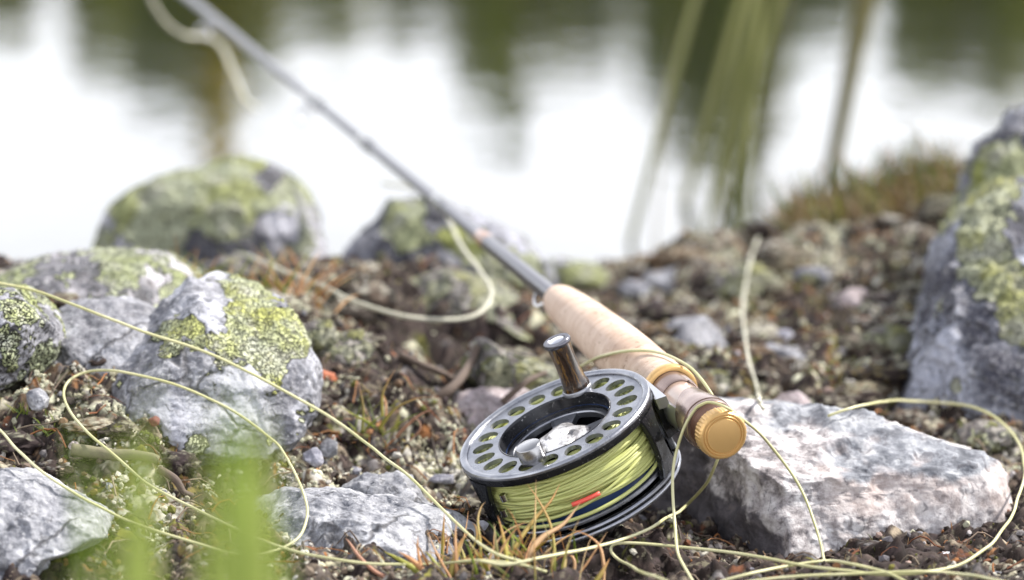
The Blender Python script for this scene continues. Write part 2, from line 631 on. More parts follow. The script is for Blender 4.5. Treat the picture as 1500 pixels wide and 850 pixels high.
PAL = {
    'soil': np.array([(.022, .015, .013), (.032, .022, .019), (.045, .031, .027), (.066, .049, .043), (.042, .030, .030)]),
    'tan': np.array([(.12, .09, .07), (.17, .135, .10), (.085, .07, .06), (.23, .19, .14), (.14, .09, .055), (.13, .12, .12), (.075, .06, .055)]),
    'pale': np.array([(.47, .46, .34), (.42, .39, .30), (.54, .52, .44), (.38, .36, .25), (.55, .55, .41), (.44, .42, .38)]),
    'olive': np.array([(.11, .11, .025), (.15, .14, .03), (.07, .08, .02), (.17, .13, .04)]),
    'rust': np.array([(.20, .085, .03), (.15, .06, .03), (.26, .13, .06)]),
}


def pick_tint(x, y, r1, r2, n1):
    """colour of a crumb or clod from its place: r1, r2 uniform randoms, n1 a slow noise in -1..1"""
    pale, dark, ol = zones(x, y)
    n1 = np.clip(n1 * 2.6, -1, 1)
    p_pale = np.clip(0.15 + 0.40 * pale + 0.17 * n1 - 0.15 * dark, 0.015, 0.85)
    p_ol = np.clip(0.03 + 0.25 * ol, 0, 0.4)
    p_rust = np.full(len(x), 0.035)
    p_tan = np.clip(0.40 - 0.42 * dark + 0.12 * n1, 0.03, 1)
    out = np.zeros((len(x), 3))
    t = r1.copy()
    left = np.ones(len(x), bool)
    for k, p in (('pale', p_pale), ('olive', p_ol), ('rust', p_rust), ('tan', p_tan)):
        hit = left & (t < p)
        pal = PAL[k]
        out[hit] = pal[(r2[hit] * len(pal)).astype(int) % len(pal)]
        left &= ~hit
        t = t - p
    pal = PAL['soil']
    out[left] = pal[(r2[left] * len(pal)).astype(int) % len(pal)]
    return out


def spaced(lo, hi, fine, end_lo, end_hi, g=1.13):
    mid = list(np.arange(lo, hi, fine))
    a, st = [], fine
    x = lo
    while x > end_lo:
        st *= g
        x -= st
        a.append(x)
    b, st = [], fine
    x = mid[-1]
    while x < end_hi:
        st *= g
        x += st
        b.append(x)
    return np.array(a[::-1] + mid + b)


gx = spaced(-0.335, 0.335, 0.0013, -90, 90, 1.06)
ya = np.arange(1.66, 2.08, 0.0013)
yb = ya[-1] + np.cumsum(np.linspace(0.0014, 0.0045, 190))
yc, st = [], 0.005
yy = yb[-1]
while yy < 150:
    yy += st
    yc.append(yy)
    st *= 1.09
yd, st, yy = [], 0.0015, 1.66
while yy > -60:
    st *= 1.14
    yy -= st
    yd.append(yy)
gy = np.concatenate([yd[::-1], ya, yb, yc])
GX, GY = np.meshgrid(gx, gy)
xs, ys = GX.ravel(), GY.ravel()
# coarse base then bilinear: the thin plate is smooth
H0 = base_h(*np.meshgrid(gx[::5], gy[::5]))
hx = np.array([np.interp(gx, gx[::5], row, right=row[-1]) for row in H0])
hz = np.array([np.interp(gy, gy[::5], hx[:, k]) for k in range(hx.shape[1])]).T
near = np.exp(-(np.maximum(np.abs(xs) - 0.5, 0) / 0.4) ** 2 - (np.maximum(np.maximum(1.2 - ys, ys - 3.4), 0) / 0.4) ** 2)
pp = np.stack([xs, ys, np.zeros_like(xs)], 1)
lump = fbm(pp * 16, 4, 3) * 0.015 * near
wx = xs + fbm(pp * 60, 2, 41) * 0.006
wy = ys + fbm(pp * 60, 2, 51) * 0.006
d1, d2, c1 = worley2(wx / 0.017, wy / 0.021, 11)
clod = (0.55 - d1) * 0.0135 * (0.35 + c1) * near
e1, e2, c2 = worley2(wx / 0.0058, wy / 0.0070, 21)
crumb = (0.6 - e1) * 0.0042 * (0.3 + c2) * near
f1, f2, c3 = worley2(wx / 0.0026, wy / 0.0030, 31)
grain = (0.6 - f1) * 0.0011 * near
zs = hz.ravel() + lump + clod + crumb + grain
slow = fbm(pp * 22, 3, 77)
r1_ = np.where(c3 < 0.45, c1, c2)
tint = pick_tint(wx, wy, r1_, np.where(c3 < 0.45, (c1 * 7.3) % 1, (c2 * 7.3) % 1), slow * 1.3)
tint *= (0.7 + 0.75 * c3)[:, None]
tint *= (np.clip(0.35 + (e2 - e1) * 2.2, 0.35, 1) * np.clip(0.3 + (d2 - d1) * 3.0, 0.3, 1))[:, None]        # tint darker towards the joints between crumbs and clods
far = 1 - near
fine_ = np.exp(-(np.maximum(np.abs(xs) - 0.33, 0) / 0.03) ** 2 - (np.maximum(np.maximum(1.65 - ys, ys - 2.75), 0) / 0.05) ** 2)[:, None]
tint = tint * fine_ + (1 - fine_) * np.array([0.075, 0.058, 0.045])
V = np.stack([xs, ys, zs], 1)
nx, ny = len(gx), len(gy)
ii, jj = np.meshgrid(np.arange(nx - 1), np.arange(ny - 1))
q0 = (jj * nx + ii).ravel()
Fg = np.stack([q0, q0 + 1, q0 + nx + 1, q0 + nx], 1)
n = NT('peat_soil')
c = n.mix(n.rng(n.noise(900, 4, 0.7), 0.35, 0.7, 0.0, 0.55), n.attr(), n.mix(0.75, n.attr(), (0.02, 0.013, 0.01)))
c = n.mix(n.rng(n.noise(140, 4, 0.7), 0.56, 0.66, 0.0, 0.5), c, (0.24, 0.22, 0.15))
c = n.mix(n.rng(n.noise(60, 4, 0.7), 0.40, 0.30, 0.0, 0.5), c, (0.02, 0.014, 0.011))
n.set(Base_Color=c, Roughness=0.92)
n.b.inputs['Specular IOR Level'].default_value = 0.25
n.bump(n.noise(1500, 3, 0.7), 0.5, 0.0008)
M_SOIL = n.m
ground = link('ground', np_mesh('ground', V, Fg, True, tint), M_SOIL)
tag(ground, kind='structure')
ZG = zs.reshape(ny, nx)


def ground_z(x, y):
    x, y = np.atleast_1d(x), np.atleast_1d(y)
    i = np.clip(np.searchsorted(gx, x) - 1, 0, nx - 2)
    j = np.clip(np.searchsorted(gy, y) - 1, 0, ny - 2)
    u = (x - gx[i]) / (gx[i + 1] - gx[i])
    v = (y - gy[j]) / (gy[j + 1] - gy[j])
    return ZG[j, i] * (1 - u) * (1 - v) + ZG[j, i + 1] * u * (1 - v) + ZG[j + 1, i] * (1 - u) * v + ZG[j + 1, i + 1] * u * v


# ---- water
n = NT('lake_water')
wv = n.vmath('MULTIPLY', n.co, (1.0, 0.55, 1.0))
h = n.math('ADD', n.math('MULTIPLY', n.noise(7, 3, 0.5, vec=wv), 0.5), n.math('MULTIPLY', n.noise(26, 3, 0.55, vec=wv), 0.30))
n.set(Base_Color=(0.012, 0.016, 0.010), Roughness=0.045, IOR=1.333)
n.bump(h, 0.12, 0.011)
wme = np_mesh('lake', [(-120, 2.3, WATER_Z), (120, 2.3, WATER_Z), (120, 60, WATER_Z), (-120, 60, WATER_Z)], np.array([[0, 1, 2, 3]]))
n.b.inputs['Specular IOR Level'].default_value = 1.0
tag(link('lake', wme, n.m), kind='structure')

# ================================================================== ROCKS
_ico = {}


def ico(level):
    if level not in _ico:
        bm = bmesh.new()
        bmesh.ops.create_icosphere(bm, subdivisions=level, radius=1.0)
        v = np.array([x.co[:] for x in bm.verts])
        f = np.array([[x.index for x in y.verts] for y in bm.faces])
        bm.free()
        _ico[level] = (v, f)
    return _ico[level]


BV_V, BV_F, BV_N = [], [], [0]


def bvh_add(V, F):
    BV_V.append(np.asarray(V))
    BV_F.append(np.asarray(F) + BV_N[0])
    BV_N[0] += len(V)


def rock(name, label, poly, d, thick, mat, level=6, lean=0.5, facets=9, fdep=(0.72, 0.95), rough=1.0, seed=1, planes=(), cat='rock', group=None, roundness=0.8, sx=1.0, ridge=0.5, L=0.0, paint=()):
    rs = np.random.default_rng(seed)
    poly = np.array(poly, float)
    c = (poly.min(0) + poly.max(0)) / 2
    poly = c + (poly - c) * 1.05
    m = KP * d
    q = (poly - c) * m
    q[:, 1] *= -1
    size = np.abs(q).max()
    # polygon radius by angle
    ang = np.linspace(-math.pi, math.pi, 361)
    R = np.zeros(361)
    for k, a in enumerate(ang):
        dx, dy = math.cos(a), math.sin(a)
        best = 0
        for i in range(len(q)):
            p0, p1 = q[i], q[(i + 1) % len(q)]
            e = p1 - p0
            den = dx * e[1] - dy * e[0]
            if abs(den) < 1e-12:
                continue
            t = (p0[0] * e[1] - p0[1] * e[0]) / den
            u = (p0[0] * dy - p0[1] * dx) / den
            if t > 0 and -1e-6 <= u <= 1 + 1e-6:
                best = max(best, t)
        R[k] = best
    Rr = np.concatenate([R[:-1]] * 3)
    ker = np.hanning(9)
    ker /= ker.sum()
    R = np.append(np.convolve(Rr, ker, 'same')[360:720], 0)
    R[-1] = R[0]
    D, F = ico(level)
    a = np.arctan2(D[:, 1], D[:, 0])
    sn = np.hypot(D[:, 0], D[:, 1])
    rr = np.interp(a, ang, R) * sn ** roundness
    L3 = np.stack([rr * np.cos(a), rr * np.sin(a), thick * np.sign(D[:, 2]) * np.abs(D[:, 2]) ** roundness], 1)   # right, up, away
    S = np.array([size, size, thick])
    for (nr, nu, nf, off) in planes:
        nn = np.array([nr, nu, nf], float)
        nn /= np.linalg.norm(nn)
        lim = off * np.sqrt(((nn * np.array([np.abs(q[:, 0]).max(), np.abs(q[:, 1]).max(), thick])) ** 2).sum())
        over = np.maximum(L3 @ nn - lim, 0)
        L3 = L3 - over[:, None] * nn * 0.97
    for k in range(int(facets * 2.2)):
        nn = rs.normal(size=3) * np.array([0.7, 0.7, 1.0])
        nn[2] = -abs(nn[2]) if k % 3 else abs(nn[2])
        nn /= np.linalg.norm(nn)
        ext = (L3 @ nn).max()
        lim = ext * rs.uniform(*fdep)
        over = np.maximum(L3 @ nn - lim, 0)
        L3 = L3 - over[:, None] * nn * 0.99
    L3[:, 2] += lean * L3[:, 1]
    o = rs.uniform(-50, 50, 3)
    rad = L3 / (np.linalg.norm(L3, axis=1, keepdims=True) + 1e-9)
    dis = fbm(L3 * (2.2 / size) + o, 3, seed) * size * 0.05 + fbm(L3 * (5 / size) + o, 4, seed + 5, ridged=True) * size * 0.085 * ridge
    st_ = L3 @ (rs.normal(size=3) * np.array([.4, 1, .6])) * (9 / size) + fbm(L3 * (3 / size) + o, 2, seed + 3) * 2
    dis += (np.abs((st_ % 1) - 0.5) - 0.25) * size * 0.014
    dis += fbm(L3 * 150 + o, 3, seed + 9) * 0.0013 + np.minimum(fbm(L3 * 60 + o, 3, seed + 14), 0.1) * 0.003
    L3 = L3 + rad * (dis * rough)[:, None]
    org = P(c[0], c[1], d)
    Wd = L3[:, :1] * AR + L3[:, 1:2] * AU + L3[:, 2:3] * AF
    pxy = np.stack(to_px_many(Wd + org), 1)
    pt = np.zeros((len(Wd), 3))
    pt[:, 0] = L
    for (bx, by, br, l_, d_, w_) in paint:
        gg = np.exp(-(((pxy[:, 0] - bx) ** 2 + (pxy[:, 1] - by) ** 2) / br ** 2))
        pt[:, 0] += gg * l_
        pt[:, 1] += gg * d_
        pt[:, 2] += gg * w_
    me = np_mesh(name, Wd, F, True, np.clip(pt, 0, 1))
    ob = link(name, me, mat)
    ob.location = org
    tag(ob, label, cat, group)
    bvh_add(Wd + org, F)
    return ob


YL, PL = (0.42, 0.44, 0.13), (0.42, 0.45, 0.27)
M_R_YEL = rock_mat('grey_stone_with_map_lichen', (0.27, 0.275, 0.305), (0.085, 0.087, 0.105), 0.5, lichen=-0.12, lcol=YL, lcol2=PL, lscale=50, up=0.6, spots=0.3, zpos=0)
M_R_BACK = rock_mat('lichened_boulder', (0.25, 0.25, 0.28), (0.03, 0.03, 0.04), 0.46, lichen=0.20, lcol=(0.34, 0.37, 0.15), lcol2=(0.42, 0.45, 0.31), lscale=24, up=1.1, spots=0.5, zpos=3)
M_R_FLAT = rock_mat('flat_lichened_slab', (0.30, 0.29, 0.31), (0.05, 0.05, 0.06), 0.48, lichen=0.22, lcol=(0.33, 0.37, 0.18), lcol2=(0.42, 0.45, 0.32), lscale=34, up=1.0, spots=0.9)
M_R_DARKL = rock_mat('dark_stone_with_pale_lichen', (0.20, 0.20, 0.22), (0.04, 0.04, 0.05), 0.42, lichen=0.34, lcol=(0.38, 0.42, 0.16), lcol2=(0.38, 0.42, 0.27), lscale=55, up=0.3, spots=0.7, crack=0.9)
M_R_GREY = rock_mat('smooth_blue_grey_stone', (0.23, 0.235, 0.26), (0.10, 0.10, 0.115), 0.5, spots=0.2)
M_R_WHITE = rock_mat('pale_quartz_rock', (0.34, 0.345, 0.37), (0.085, 0.09, 0.11), 0.52, spots=0.35)
M_R_RIGHT = rock_mat('dark_blue_rock_with_lichen', (0.21, 0.22, 0.26), (0.03, 0.03, 0.045), 0.5, lichen=-0.14, lcol=(0.38, 0.39, 0.15), lcol2=(0.42, 0.44, 0.30), lscale=19, up=1.0, spots=0.6, zpos=5.5)
M_R_SLATE = rock_mat('dark_slate_rock', (0.20, 0.205, 0.24), (0.022, 0.022, 0.032), 0.48, lichen=0.01, lcol=(0.34, 0.37, 0.11), lcol2=(0.36, 0.39, 0.22), lscale=22, up=1.2, spots=0.4, zpos=6)
M_R_PINK = rock_mat('pinkish_stone', (0.44, 0.37, 0.38), (0.16, 0.13, 0.13), 0.5, spots=0.3)
M_R_CRUST = rock_mat('lichen_crusted_stone', (0.25, 0.23, 0.20), (0.06, 0.045, 0.04), 0.5, lichen=0.36, lcol=(0.30, 0.30, 0.12), lcol2=(0.36, 0.36, 0.24), lscale=60, up=0.8, spots=0.6)
M_R_QUARTZ = simple('white_quartz', (0.72, 0.72, 0.75), 0.45, noise=0.25, nscale=160, bump=0.3)
M_R_ORANGE = simple('orange_stone', (0.42, 0.13, 0.06), 0.7, noise=0.35, nscale=250, bump=0.4)
M_R_RED = simple('dark_red_stone', (0.16, 0.04, 0.035), 0.7, noise=0.3)
M_R_PEB = rock_mat('grey_pebble', (0.34, 0.34, 0.40), (0.18, 0.18, 0.22), 0.55, spots=0.1)

# the big white boulder: grey weathered top, white broken face, dark lower left end
n = NT('white_and_grey_boulder')
mid = n.noise(75, 6, 0.7)
fine = n.noise(380, 4, 0.7)
big = n.noise(11, 4, 0.6)
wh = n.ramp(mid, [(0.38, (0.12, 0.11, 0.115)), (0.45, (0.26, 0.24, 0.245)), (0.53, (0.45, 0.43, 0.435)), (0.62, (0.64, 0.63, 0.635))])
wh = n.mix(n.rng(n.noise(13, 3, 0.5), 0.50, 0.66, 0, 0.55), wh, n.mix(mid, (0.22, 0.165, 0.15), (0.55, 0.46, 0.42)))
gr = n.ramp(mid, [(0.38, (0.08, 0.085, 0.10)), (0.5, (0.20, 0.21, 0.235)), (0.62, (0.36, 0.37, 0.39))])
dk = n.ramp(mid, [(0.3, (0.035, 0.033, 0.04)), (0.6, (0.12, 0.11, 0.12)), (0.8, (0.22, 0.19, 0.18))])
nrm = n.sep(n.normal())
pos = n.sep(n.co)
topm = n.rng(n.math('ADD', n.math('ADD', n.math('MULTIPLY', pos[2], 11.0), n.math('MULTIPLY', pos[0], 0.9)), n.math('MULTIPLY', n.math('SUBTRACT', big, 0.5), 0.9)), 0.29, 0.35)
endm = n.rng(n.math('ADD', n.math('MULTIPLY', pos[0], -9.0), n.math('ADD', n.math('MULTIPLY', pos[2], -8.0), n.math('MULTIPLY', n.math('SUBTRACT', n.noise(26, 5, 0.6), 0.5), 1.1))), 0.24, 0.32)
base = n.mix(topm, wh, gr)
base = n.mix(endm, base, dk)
base = n.mix(n.rng(n.noise(150, 3, 0.6, dist=1.0), 0.56, 0.66, 0, 0.75), base, n.mix(0.75, base, (0.05, 0.045, 0.055)))
n.set(Base_Color=base, Roughness=0.8)
n.b.inputs['Specular IOR Level'].default_value = 0.35
b1 = n.bump(mid, 0.8, 0.002)
n.bump(fine, 0.4, 0.0006, prev=b1)
M_R_BIG = n.m

rock('boulder', 'large rounded boulder with pale green lichen standing at the water edge on the left',
     [(150, 370), (152, 325), (180, 290), (240, 262), (300, 240), (350, 234), (400, 250), (440, 270), (456, 300), (462, 345), (478, 390), (440, 420), (300, 430), (180, 410)], 2.42, 0.075, M_R_BACK, 7, 0.35, 5, (0.8, 0.95), seed=3, L=0.42, paint=((230, 300, 90, .7, 0, 0), (300, 262, 80, .7, 0, 0), (410, 285, 35, .6, 0, 0), (345, 312, 35, .5, 0, 0), (365, 345, 45, -.6, .9, 0), (300, 370, 40, -.5, .6, .0), (398, 262, 18, -1, 1, 0), (400, 335, 30, -.4, 0, .7), (280, 330, 30, -.4, .4, 0)), cat='boulder')
rock('rock', 'low flat rock streaked with pale lichen, left of the pointed lichened rock and behind it',
     [(-5, 408), (75, 378), (150, 368), (235, 376), (275, 398), (292, 440), (250, 480), (140, 490), (40, 480), (-10, 450)], 2.135, 0.10, M_R_FLAT, 7, 1.3, 1, (0.9, 0.95), roundness=0.6, seed=5, L=0.58, paint=((130, 405, 30, -.5, .8, 0), (215, 430, 25, -.5, .9, 0), (60, 430, 30, -.4, .7, 0), (180, 385, 40, .3, 0, 0), (240, 400, 25, -.3, 0, .8)))
rock('rock', 'pointed grey rock with bright yellow green map lichen over its top',
     [(165, 570), (178, 520), (222, 470), (262, 425), (310, 404), (368, 406), (402, 440), (432, 486), (460, 540), (457, 600), (432, 640), (380, 668), (280, 675), (200, 655), (160, 615)], 1.94, 0.050, M_R_YEL, 7, 0.55, 7, (0.78, 0.95), seed=8, L=0.0, paint=((375, 430, 45, .75, 0, 0), (415, 485, 40, .8, 0, 0), (340, 500, 42, .75, 0, 0), (280, 490, 30, .8, 0, 0), (385, 520, 24, .8, 0, 0), (250, 515, 22, .6, 0, 0), (345, 415, 25, .5, 0, 0), (440, 500, 18, .5, 0, 0), (300, 470, 32, -.2, 0, .5), (350, 585, 60, -.4, 0, .55), (220, 560, 35, -.4, .2, .1), (260, 620, 45, -.4, 0, .5), (310, 540, 30, -.2, .35, 0), (400, 545, 30, .55, 0, 0), (330, 560, 22, .45, 0, 0), (240, 480, 25, .6, 0, 0), (360, 465, 30, .5, 0, 0), (420, 560, 40, 0, .3, 0)),
     planes=((0.3, 0.25, -0.9, 0.72), (-0.6, 0.6, -0.5, 0.78)))
rock('rock', 'dark rock with crackled pale lichen cut by the left edge of the photo',
     [(-60, 560), (-50, 440), (0, 414), (55, 424), (82, 455), (92, 500), (70, 540), (0, 570)], 1.93, 0.045, M_R_DARKL, 6, 0.5, 5, seed=12, L=0.55, paint=((70, 480, 20, -.5, .6, 0),))
rock('rock', 'smooth dark grey stone wedged between the dark lichened rock and the pointed rock',
     [(55, 505), (70, 470), (115, 440), (180, 440), (232, 462), (240, 520), (200, 575), (130, 580), (70, 560)], 1.97, 0.035, M_R_GREY, 6, 0.7, 6, (0.8, 0.95), seed=15)
rock('rock', 'pale blue grey rock in the bottom left corner',
     [(-70, 720), (0, 694), (40, 700), (90, 722), (150, 752), (172, 775), (130, 800), (80, 815), (40, 880), (-70, 900)], 1.775, 0.045, M_R_WHITE, 7, 0.8, 5, (0.8, 0.95), seed=18)
rock('rock', 'long flat whitish rock lying left of the reel foot',
     [(360, 770), (380, 735), (425, 721), (480, 722), (560, 735), (650, 753), (685, 772), (695, 805), (650, 838), (560, 845), (470, 830), (395, 810)], 1.82, 0.04, M_R_WHITE, 7, 0.9, 6, (0.82, 0.95), seed=21)
rock('rock', 'small knobbly grey stone resting behind the long flat whitish rock',
     [(495, 745), (507, 716), (538, 697), (558, 700), (580, 692), (600, 702), (618, 732), (650, 752), (600, 775), (530, 765)], 1.885, 0.025, M_R_WHITE, 6, 0.7, 5, seed=24)
rock('rock', 'dark slate rock with yellow green cap at the water behind the curved cream line',
     [(505, 410), (518, 365), (555, 330), (578, 298), (640, 296), (690, 318), (760, 345), (800, 390), (810, 430), (700, 450), (600, 445), (520, 435)], 2.39, 0.06, M_R_SLATE, 7, 0.4, 2, (0.85, 0.95), roundness=0.6, seed=27, L=0.0, paint=((600, 350, 38, .8, 0, 0), (585, 308, 22, .8, 0, 0), (660, 345, 36, .6, 0, .5), (620, 300, 25, .6, 0, 0), (720, 370, 40, .5, 0, 0), (570, 370, 40, -.3, .8, 0), (640, 395, 50, -.3, .6, 0), (645, 318, 18, -.8, 1, 0), (770, 400, 40, .6, 0, 0)))
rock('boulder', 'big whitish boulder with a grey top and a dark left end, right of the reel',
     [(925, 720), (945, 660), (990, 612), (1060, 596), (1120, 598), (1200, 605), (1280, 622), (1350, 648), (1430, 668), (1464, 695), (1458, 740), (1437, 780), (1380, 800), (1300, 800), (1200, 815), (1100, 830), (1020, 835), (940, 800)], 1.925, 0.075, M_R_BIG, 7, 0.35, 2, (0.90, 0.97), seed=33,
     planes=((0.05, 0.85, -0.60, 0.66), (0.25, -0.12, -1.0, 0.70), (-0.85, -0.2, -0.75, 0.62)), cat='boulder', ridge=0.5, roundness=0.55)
rock('boulder', 'tall dark blue grey rock with yellow lichen at the right edge above the white boulder',
     [(1290, 615), (1322, 560), (1350, 500), (1366, 440), (1385, 390), (1405, 340), (1425, 285), (1560, 280), (1620, 400), (1620, 660), (1480, 680), (1400, 670), (1330, 645)], 2.16, 0.09, M_R_RIGHT, 7, 0.7, 8, (0.84, 0.97), roundness=0.65, ridge=1.2, seed=35, L=0.0, paint=((1435, 335, 50, .9, 0, 0), (1455, 400, 38, .9, 0, 0), (1490, 450, 50, .9, 0, 0), (1440, 280, 50, .9, 0, 0), (1420, 380, 22, .4, 0, 0), (1400, 565, 10, .7, 0, 0), (1470, 545, 36, -.3, 1, 0), (1425, 480, 30, -.3, .6, 0), (1500, 330, 30, -.5, .8, 0), (1380, 540, 50, 0, 0, .5), (1370, 420, 40, -.3, .5, 0), (1390, 480, 30, 0, 0, .4)), cat='boulder')
rock('rock', 'steep dark rock at the water edge in the upper right of the photo',
     [(1390, 340), (1412, 285), (1432, 225), (1490, 165), (1600, 130), (1660, 300), (1500, 390)], 2.33, 0.06, M_R_SLATE, 6, 0.5, 6, ridge=1.2, seed=38, L=0.3, paint=((1460, 280, 45, .7, 0, 0), (1480, 215, 30, 0, .9, 0), (1500, 250, 30, .2, 0, .7)))
rock('rock', 'pinkish white stone half hidden behind the left rim of the reel',
     [(640, 612), (660, 584), (708, 570), (760, 572), (805, 600), (800, 650), (720, 680), (675, 660)], 2.03, 0.03, M_R_PINK, 6, 0.6, 5, seed=41)
rock('rock', 'knobbly lichen crusted stone behind the wooden reel handle',
     [(675, 515), (690, 496), (715, 500), (745, 520), (790, 535), (838, 555), (850, 590), (800, 600), (750, 588), (705, 565), (680, 540)], 2.07, 0.022, M_R_CRUST, 6, 0.4, 3, seed=44, L=0.6, rough=1.8)
rock('rock', 'blue grey stone just right of the cork grip',
     [(955, 505), (985, 472), (1030, 466), (1058, 488), (1066, 525), (1030, 545), (965, 540)], 2.2, 0.03, M_R_GREY, 6, 0.6, 5, seed=47)
rock('rock', 'lichen crusted ledge over the dark hollow, inside the bend of the white line',
     [(560, 455), (600, 412), (660, 398), (735, 418), (775, 450), (830, 480), (800, 500), (740, 478), (660, 462), (600, 470)], 2.26, 0.05, M_R_CRUST, 6, 0.8, 4, seed=50, L=0.55, paint=((700, 440, 40, .2, 0, 0), (640, 440, 20, -.3, .5, 0)))
rock('rock', 'flat green lichened rock at the water just right of the thin rod',
     [(770, 400), (810, 380), (860, 384), (900, 404), (910, 425), (860, 435), (790, 430)], 2.46, 0.04, M_R_BACK, 5, 0.7, 4, seed=53, L=0.7)
rock('rock', 'long grey stone left of the lichened ledge',
     [(470, 462), (510, 432), (560, 412), (605, 416), (620, 440), (570, 462), (500, 480)], 2.28, 0.03, M_R_PINK, 5, 0.7, 4, seed=56)
rock('stone', 'pale stone between the big lichened boulder and the dark slate rock',
     [(462, 408), (488, 384), (525, 388), (535, 418), (500, 436), (465, 430)], 2.34, 0.02, M_R_PINK, 5, 0.5, 4, seed=59, cat='stone')
rock('rock', 'low dark purple stone at the water edge left of the pale lichen mound',
     [(930, 430), (950, 400), (1000, 392), (1045, 402), (1060, 440), (1000, 455)], 2.44, 0.03, M_R_GREY, 5, 0.6, 5, seed=62)
rock('rock', 'flat blue stone half buried in moss below the hanging white line',
     [(1090, 520), (1130, 503), (1180, 512), (1210, 535), (1160, 548), (1100, 545)], 2.18, 0.03, M_R_GREY, 5, 0.8, 4, seed=65)
for (lab, x, y, rx, ry, mt, sd, L_) in [
    ('grey lichened stone just left of where the curved cream line ends', 330, 398, 34, 16, M_R_CRUST, 201, .5),
    ('round lichened stone between the green and rust tuft and the dark hollow', 505, 512, 44, 26, M_R_CRUST, 202, .45),
    ('knobbly pale crusted stone above the orange stone chip', 470, 495, 30, 22, M_R_CRUST, 203, .6),
    ('dark stone behind the cork grip, above the blue grey one', 925, 430, 32, 16, M_R_SLATE, 204, .2),
    ('pale crusted mound stone where the hanging line begins', 1085, 415, 48, 26, M_R_CRUST, 205, .75),
    ('pale lichened stone at the left foot of the tall dark blue grey rock', 1300, 500, 34, 20, M_R_CRUST, 206, .7),
    ('brownish stone in the slope left of the tall dark blue grey rock', 1250, 440, 30, 16, M_R_PINK, 207, 0),
    ('small dark stone under the tip of the cork grip', 868, 470, 26, 15, M_R_SLATE, 208, .3),
    ('flat crusted stone between the hanging line and the big white boulder', 1040, 560, 34, 18, M_R_CRUST, 209, .5),
    ('grey stone below the tall dark blue grey rock at the right edge', 1440, 640, 50, 20, M_R_CRUST, 210, .4),
    ('dark stone in the crest of the bank near the right grass', 1190, 405, 26, 13, M_R_SLATE, 211, .35),
]:
    rs_ = np.random.default_rng(sd)
    gd = 1.9
    for _ in range(80):
        q_ = P(x, y + ry * 0.6, gd)
        gd += (q_[2] - float(ground_z(q_[0], q_[1])[0])) * 2.5
        gd = min(max(gd, 1.7), 2.6)
    a = np.linspace(0, 2 * math.pi, 11, endpoint=False)
    rr = 1 + 0.22 * rs_.uniform(-1, 1, 11)
    rock('stone', lab, list(zip(x + rx * rr * np.cos(a), y + ry * rr * np.sin(a))), gd, KP * gd * ry, mt, 5, 0.5, 4, (0.75, 0.95), L=L_, seed=sd, cat='stone', ridge=1.0)
for (nm, lab, x, y, d, rx, ry, mt, sd, ct) in [
    ('pebble', 'round lilac pebble on the mossy slope between the cork grip and the right rock', 1146, 493, 2.215, 17, 12, M_R_PEB, 1, 'pebble'),
    ('pebble', 'round pale grey pebble left of the small knobbly stone', 461, 669, 1.905, 17, 16, M_R_PEB, 2, 'pebble'),
    ('pebble', 'dark grey pebble tucked behind the round pale pebble', 483, 656, 1.925, 13, 15, M_R_GREY, 6, 'pebble'),
    ('stone_chip', 'white quartz chip on dark soil under the looping line at lower right', 1392, 827, 1.80, 20, 19, M_R_QUARTZ, 3, 'stone'),
    ('stone_chip', 'bright orange stone chip beside the right side of the pointed rock', 478, 559, 2.0, 14, 17, M_R_ORANGE, 4, 'stone'),
    ('stone_chip', 'pointed grey stone shard in the litter at the left', 55, 585, 1.885, 17, 18, M_R_WHITE, 5, 'stone'),
    ('pebble', 'small reddish pebble at the foot of the pointed rock', 226, 618, 1.885, 8, 7, M_R_RED, 7, 'pebble'),
    ('pebble', 'small pink pebble above the dry olive twig at the left', 108, 652, 1.85, 9, 8, M_R_PINK, 8, 'pebble'),
    ('stone_chip', 'pale pink flat stone behind the top of the big white boulder', 1165, 594, 2.06, 34, 18, M_R_PINK, 9, 'stone'),
    ('stone_chip', 'pale yellowish stone right of the big white boulder', 1452, 754, 1.90, 26, 12, M_R_CRUST, 10, 'stone'),
    ('pebble', 'pale stone at the bottom edge in the lower right corner', 1450, 846, 1.77, 50, 10, M_R_WHITE, 11, 'stone'),
    ('pebble', 'pale lilac pebble near the bottom left of the pinkish white stone', 645, 702, 1.93, 22, 9, M_R_PEB, 12, 'pebble'),
]:
    a = np.linspace(0, 2 * math.pi, 9, endpoint=False)
    rr = 1 + 0.2 * np.random.default_rng(sd).uniform(-1, 1, 9)
    rock(nm, lab, list(zip(x + rx * rr * np.cos(a), y + ry * rr * np.sin(a))), d, KP * d * min(rx, ry) * 1.0, mt, 5, 0.2, 5, (0.7, 0.95), L=0.6, seed=100 + sd, cat=ct, rough=0.5)

# low resolution ground for laying things down on it
sx_, sy_ = np.where(np.abs(gx) < 0.6)[0][::3], np.where((gy > 1.2) & (gy < 3.2))[0][::3]
gv = np.stack([GX[np.ix_(sy_, sx_)].ravel(), GY[np.ix_(sy_, sx_)].ravel(), ZG[np.ix_(sy_, sx_)].ravel()], 1)
a_, b_ = np.meshgrid(np.arange(len(sx_) - 1), np.arange(len(sy_) - 1))
q0 = (b_ * len(sx_) + a_).ravel()
w_ = len(sx_)
gf = np.concatenate([np.stack([q0, q0 + 1, q0 + w_ + 1], 1), np.stack([q0, q0 + w_ + 1, q0 + w_], 1)])
bvh_add(gv, gf)
BVH = BVHTree.FromPolygons(np.concatenate(BV_V).tolist(), np.concatenate(BV_F).tolist())


def hit(px, py):
    """distance along the view axis at which the land or a stone lies at that place"""
    r_ = ray(px, py)
    ln = np.linalg.norm(r_)
    res = BVH.ray_cast(Vector(CAM), Vector(r_ / ln), 6.0)
    return res[3] / ln if res[0] is not None else 2.5


# ================================================================== SCATTER on the ground
ICO1 = ico(1)


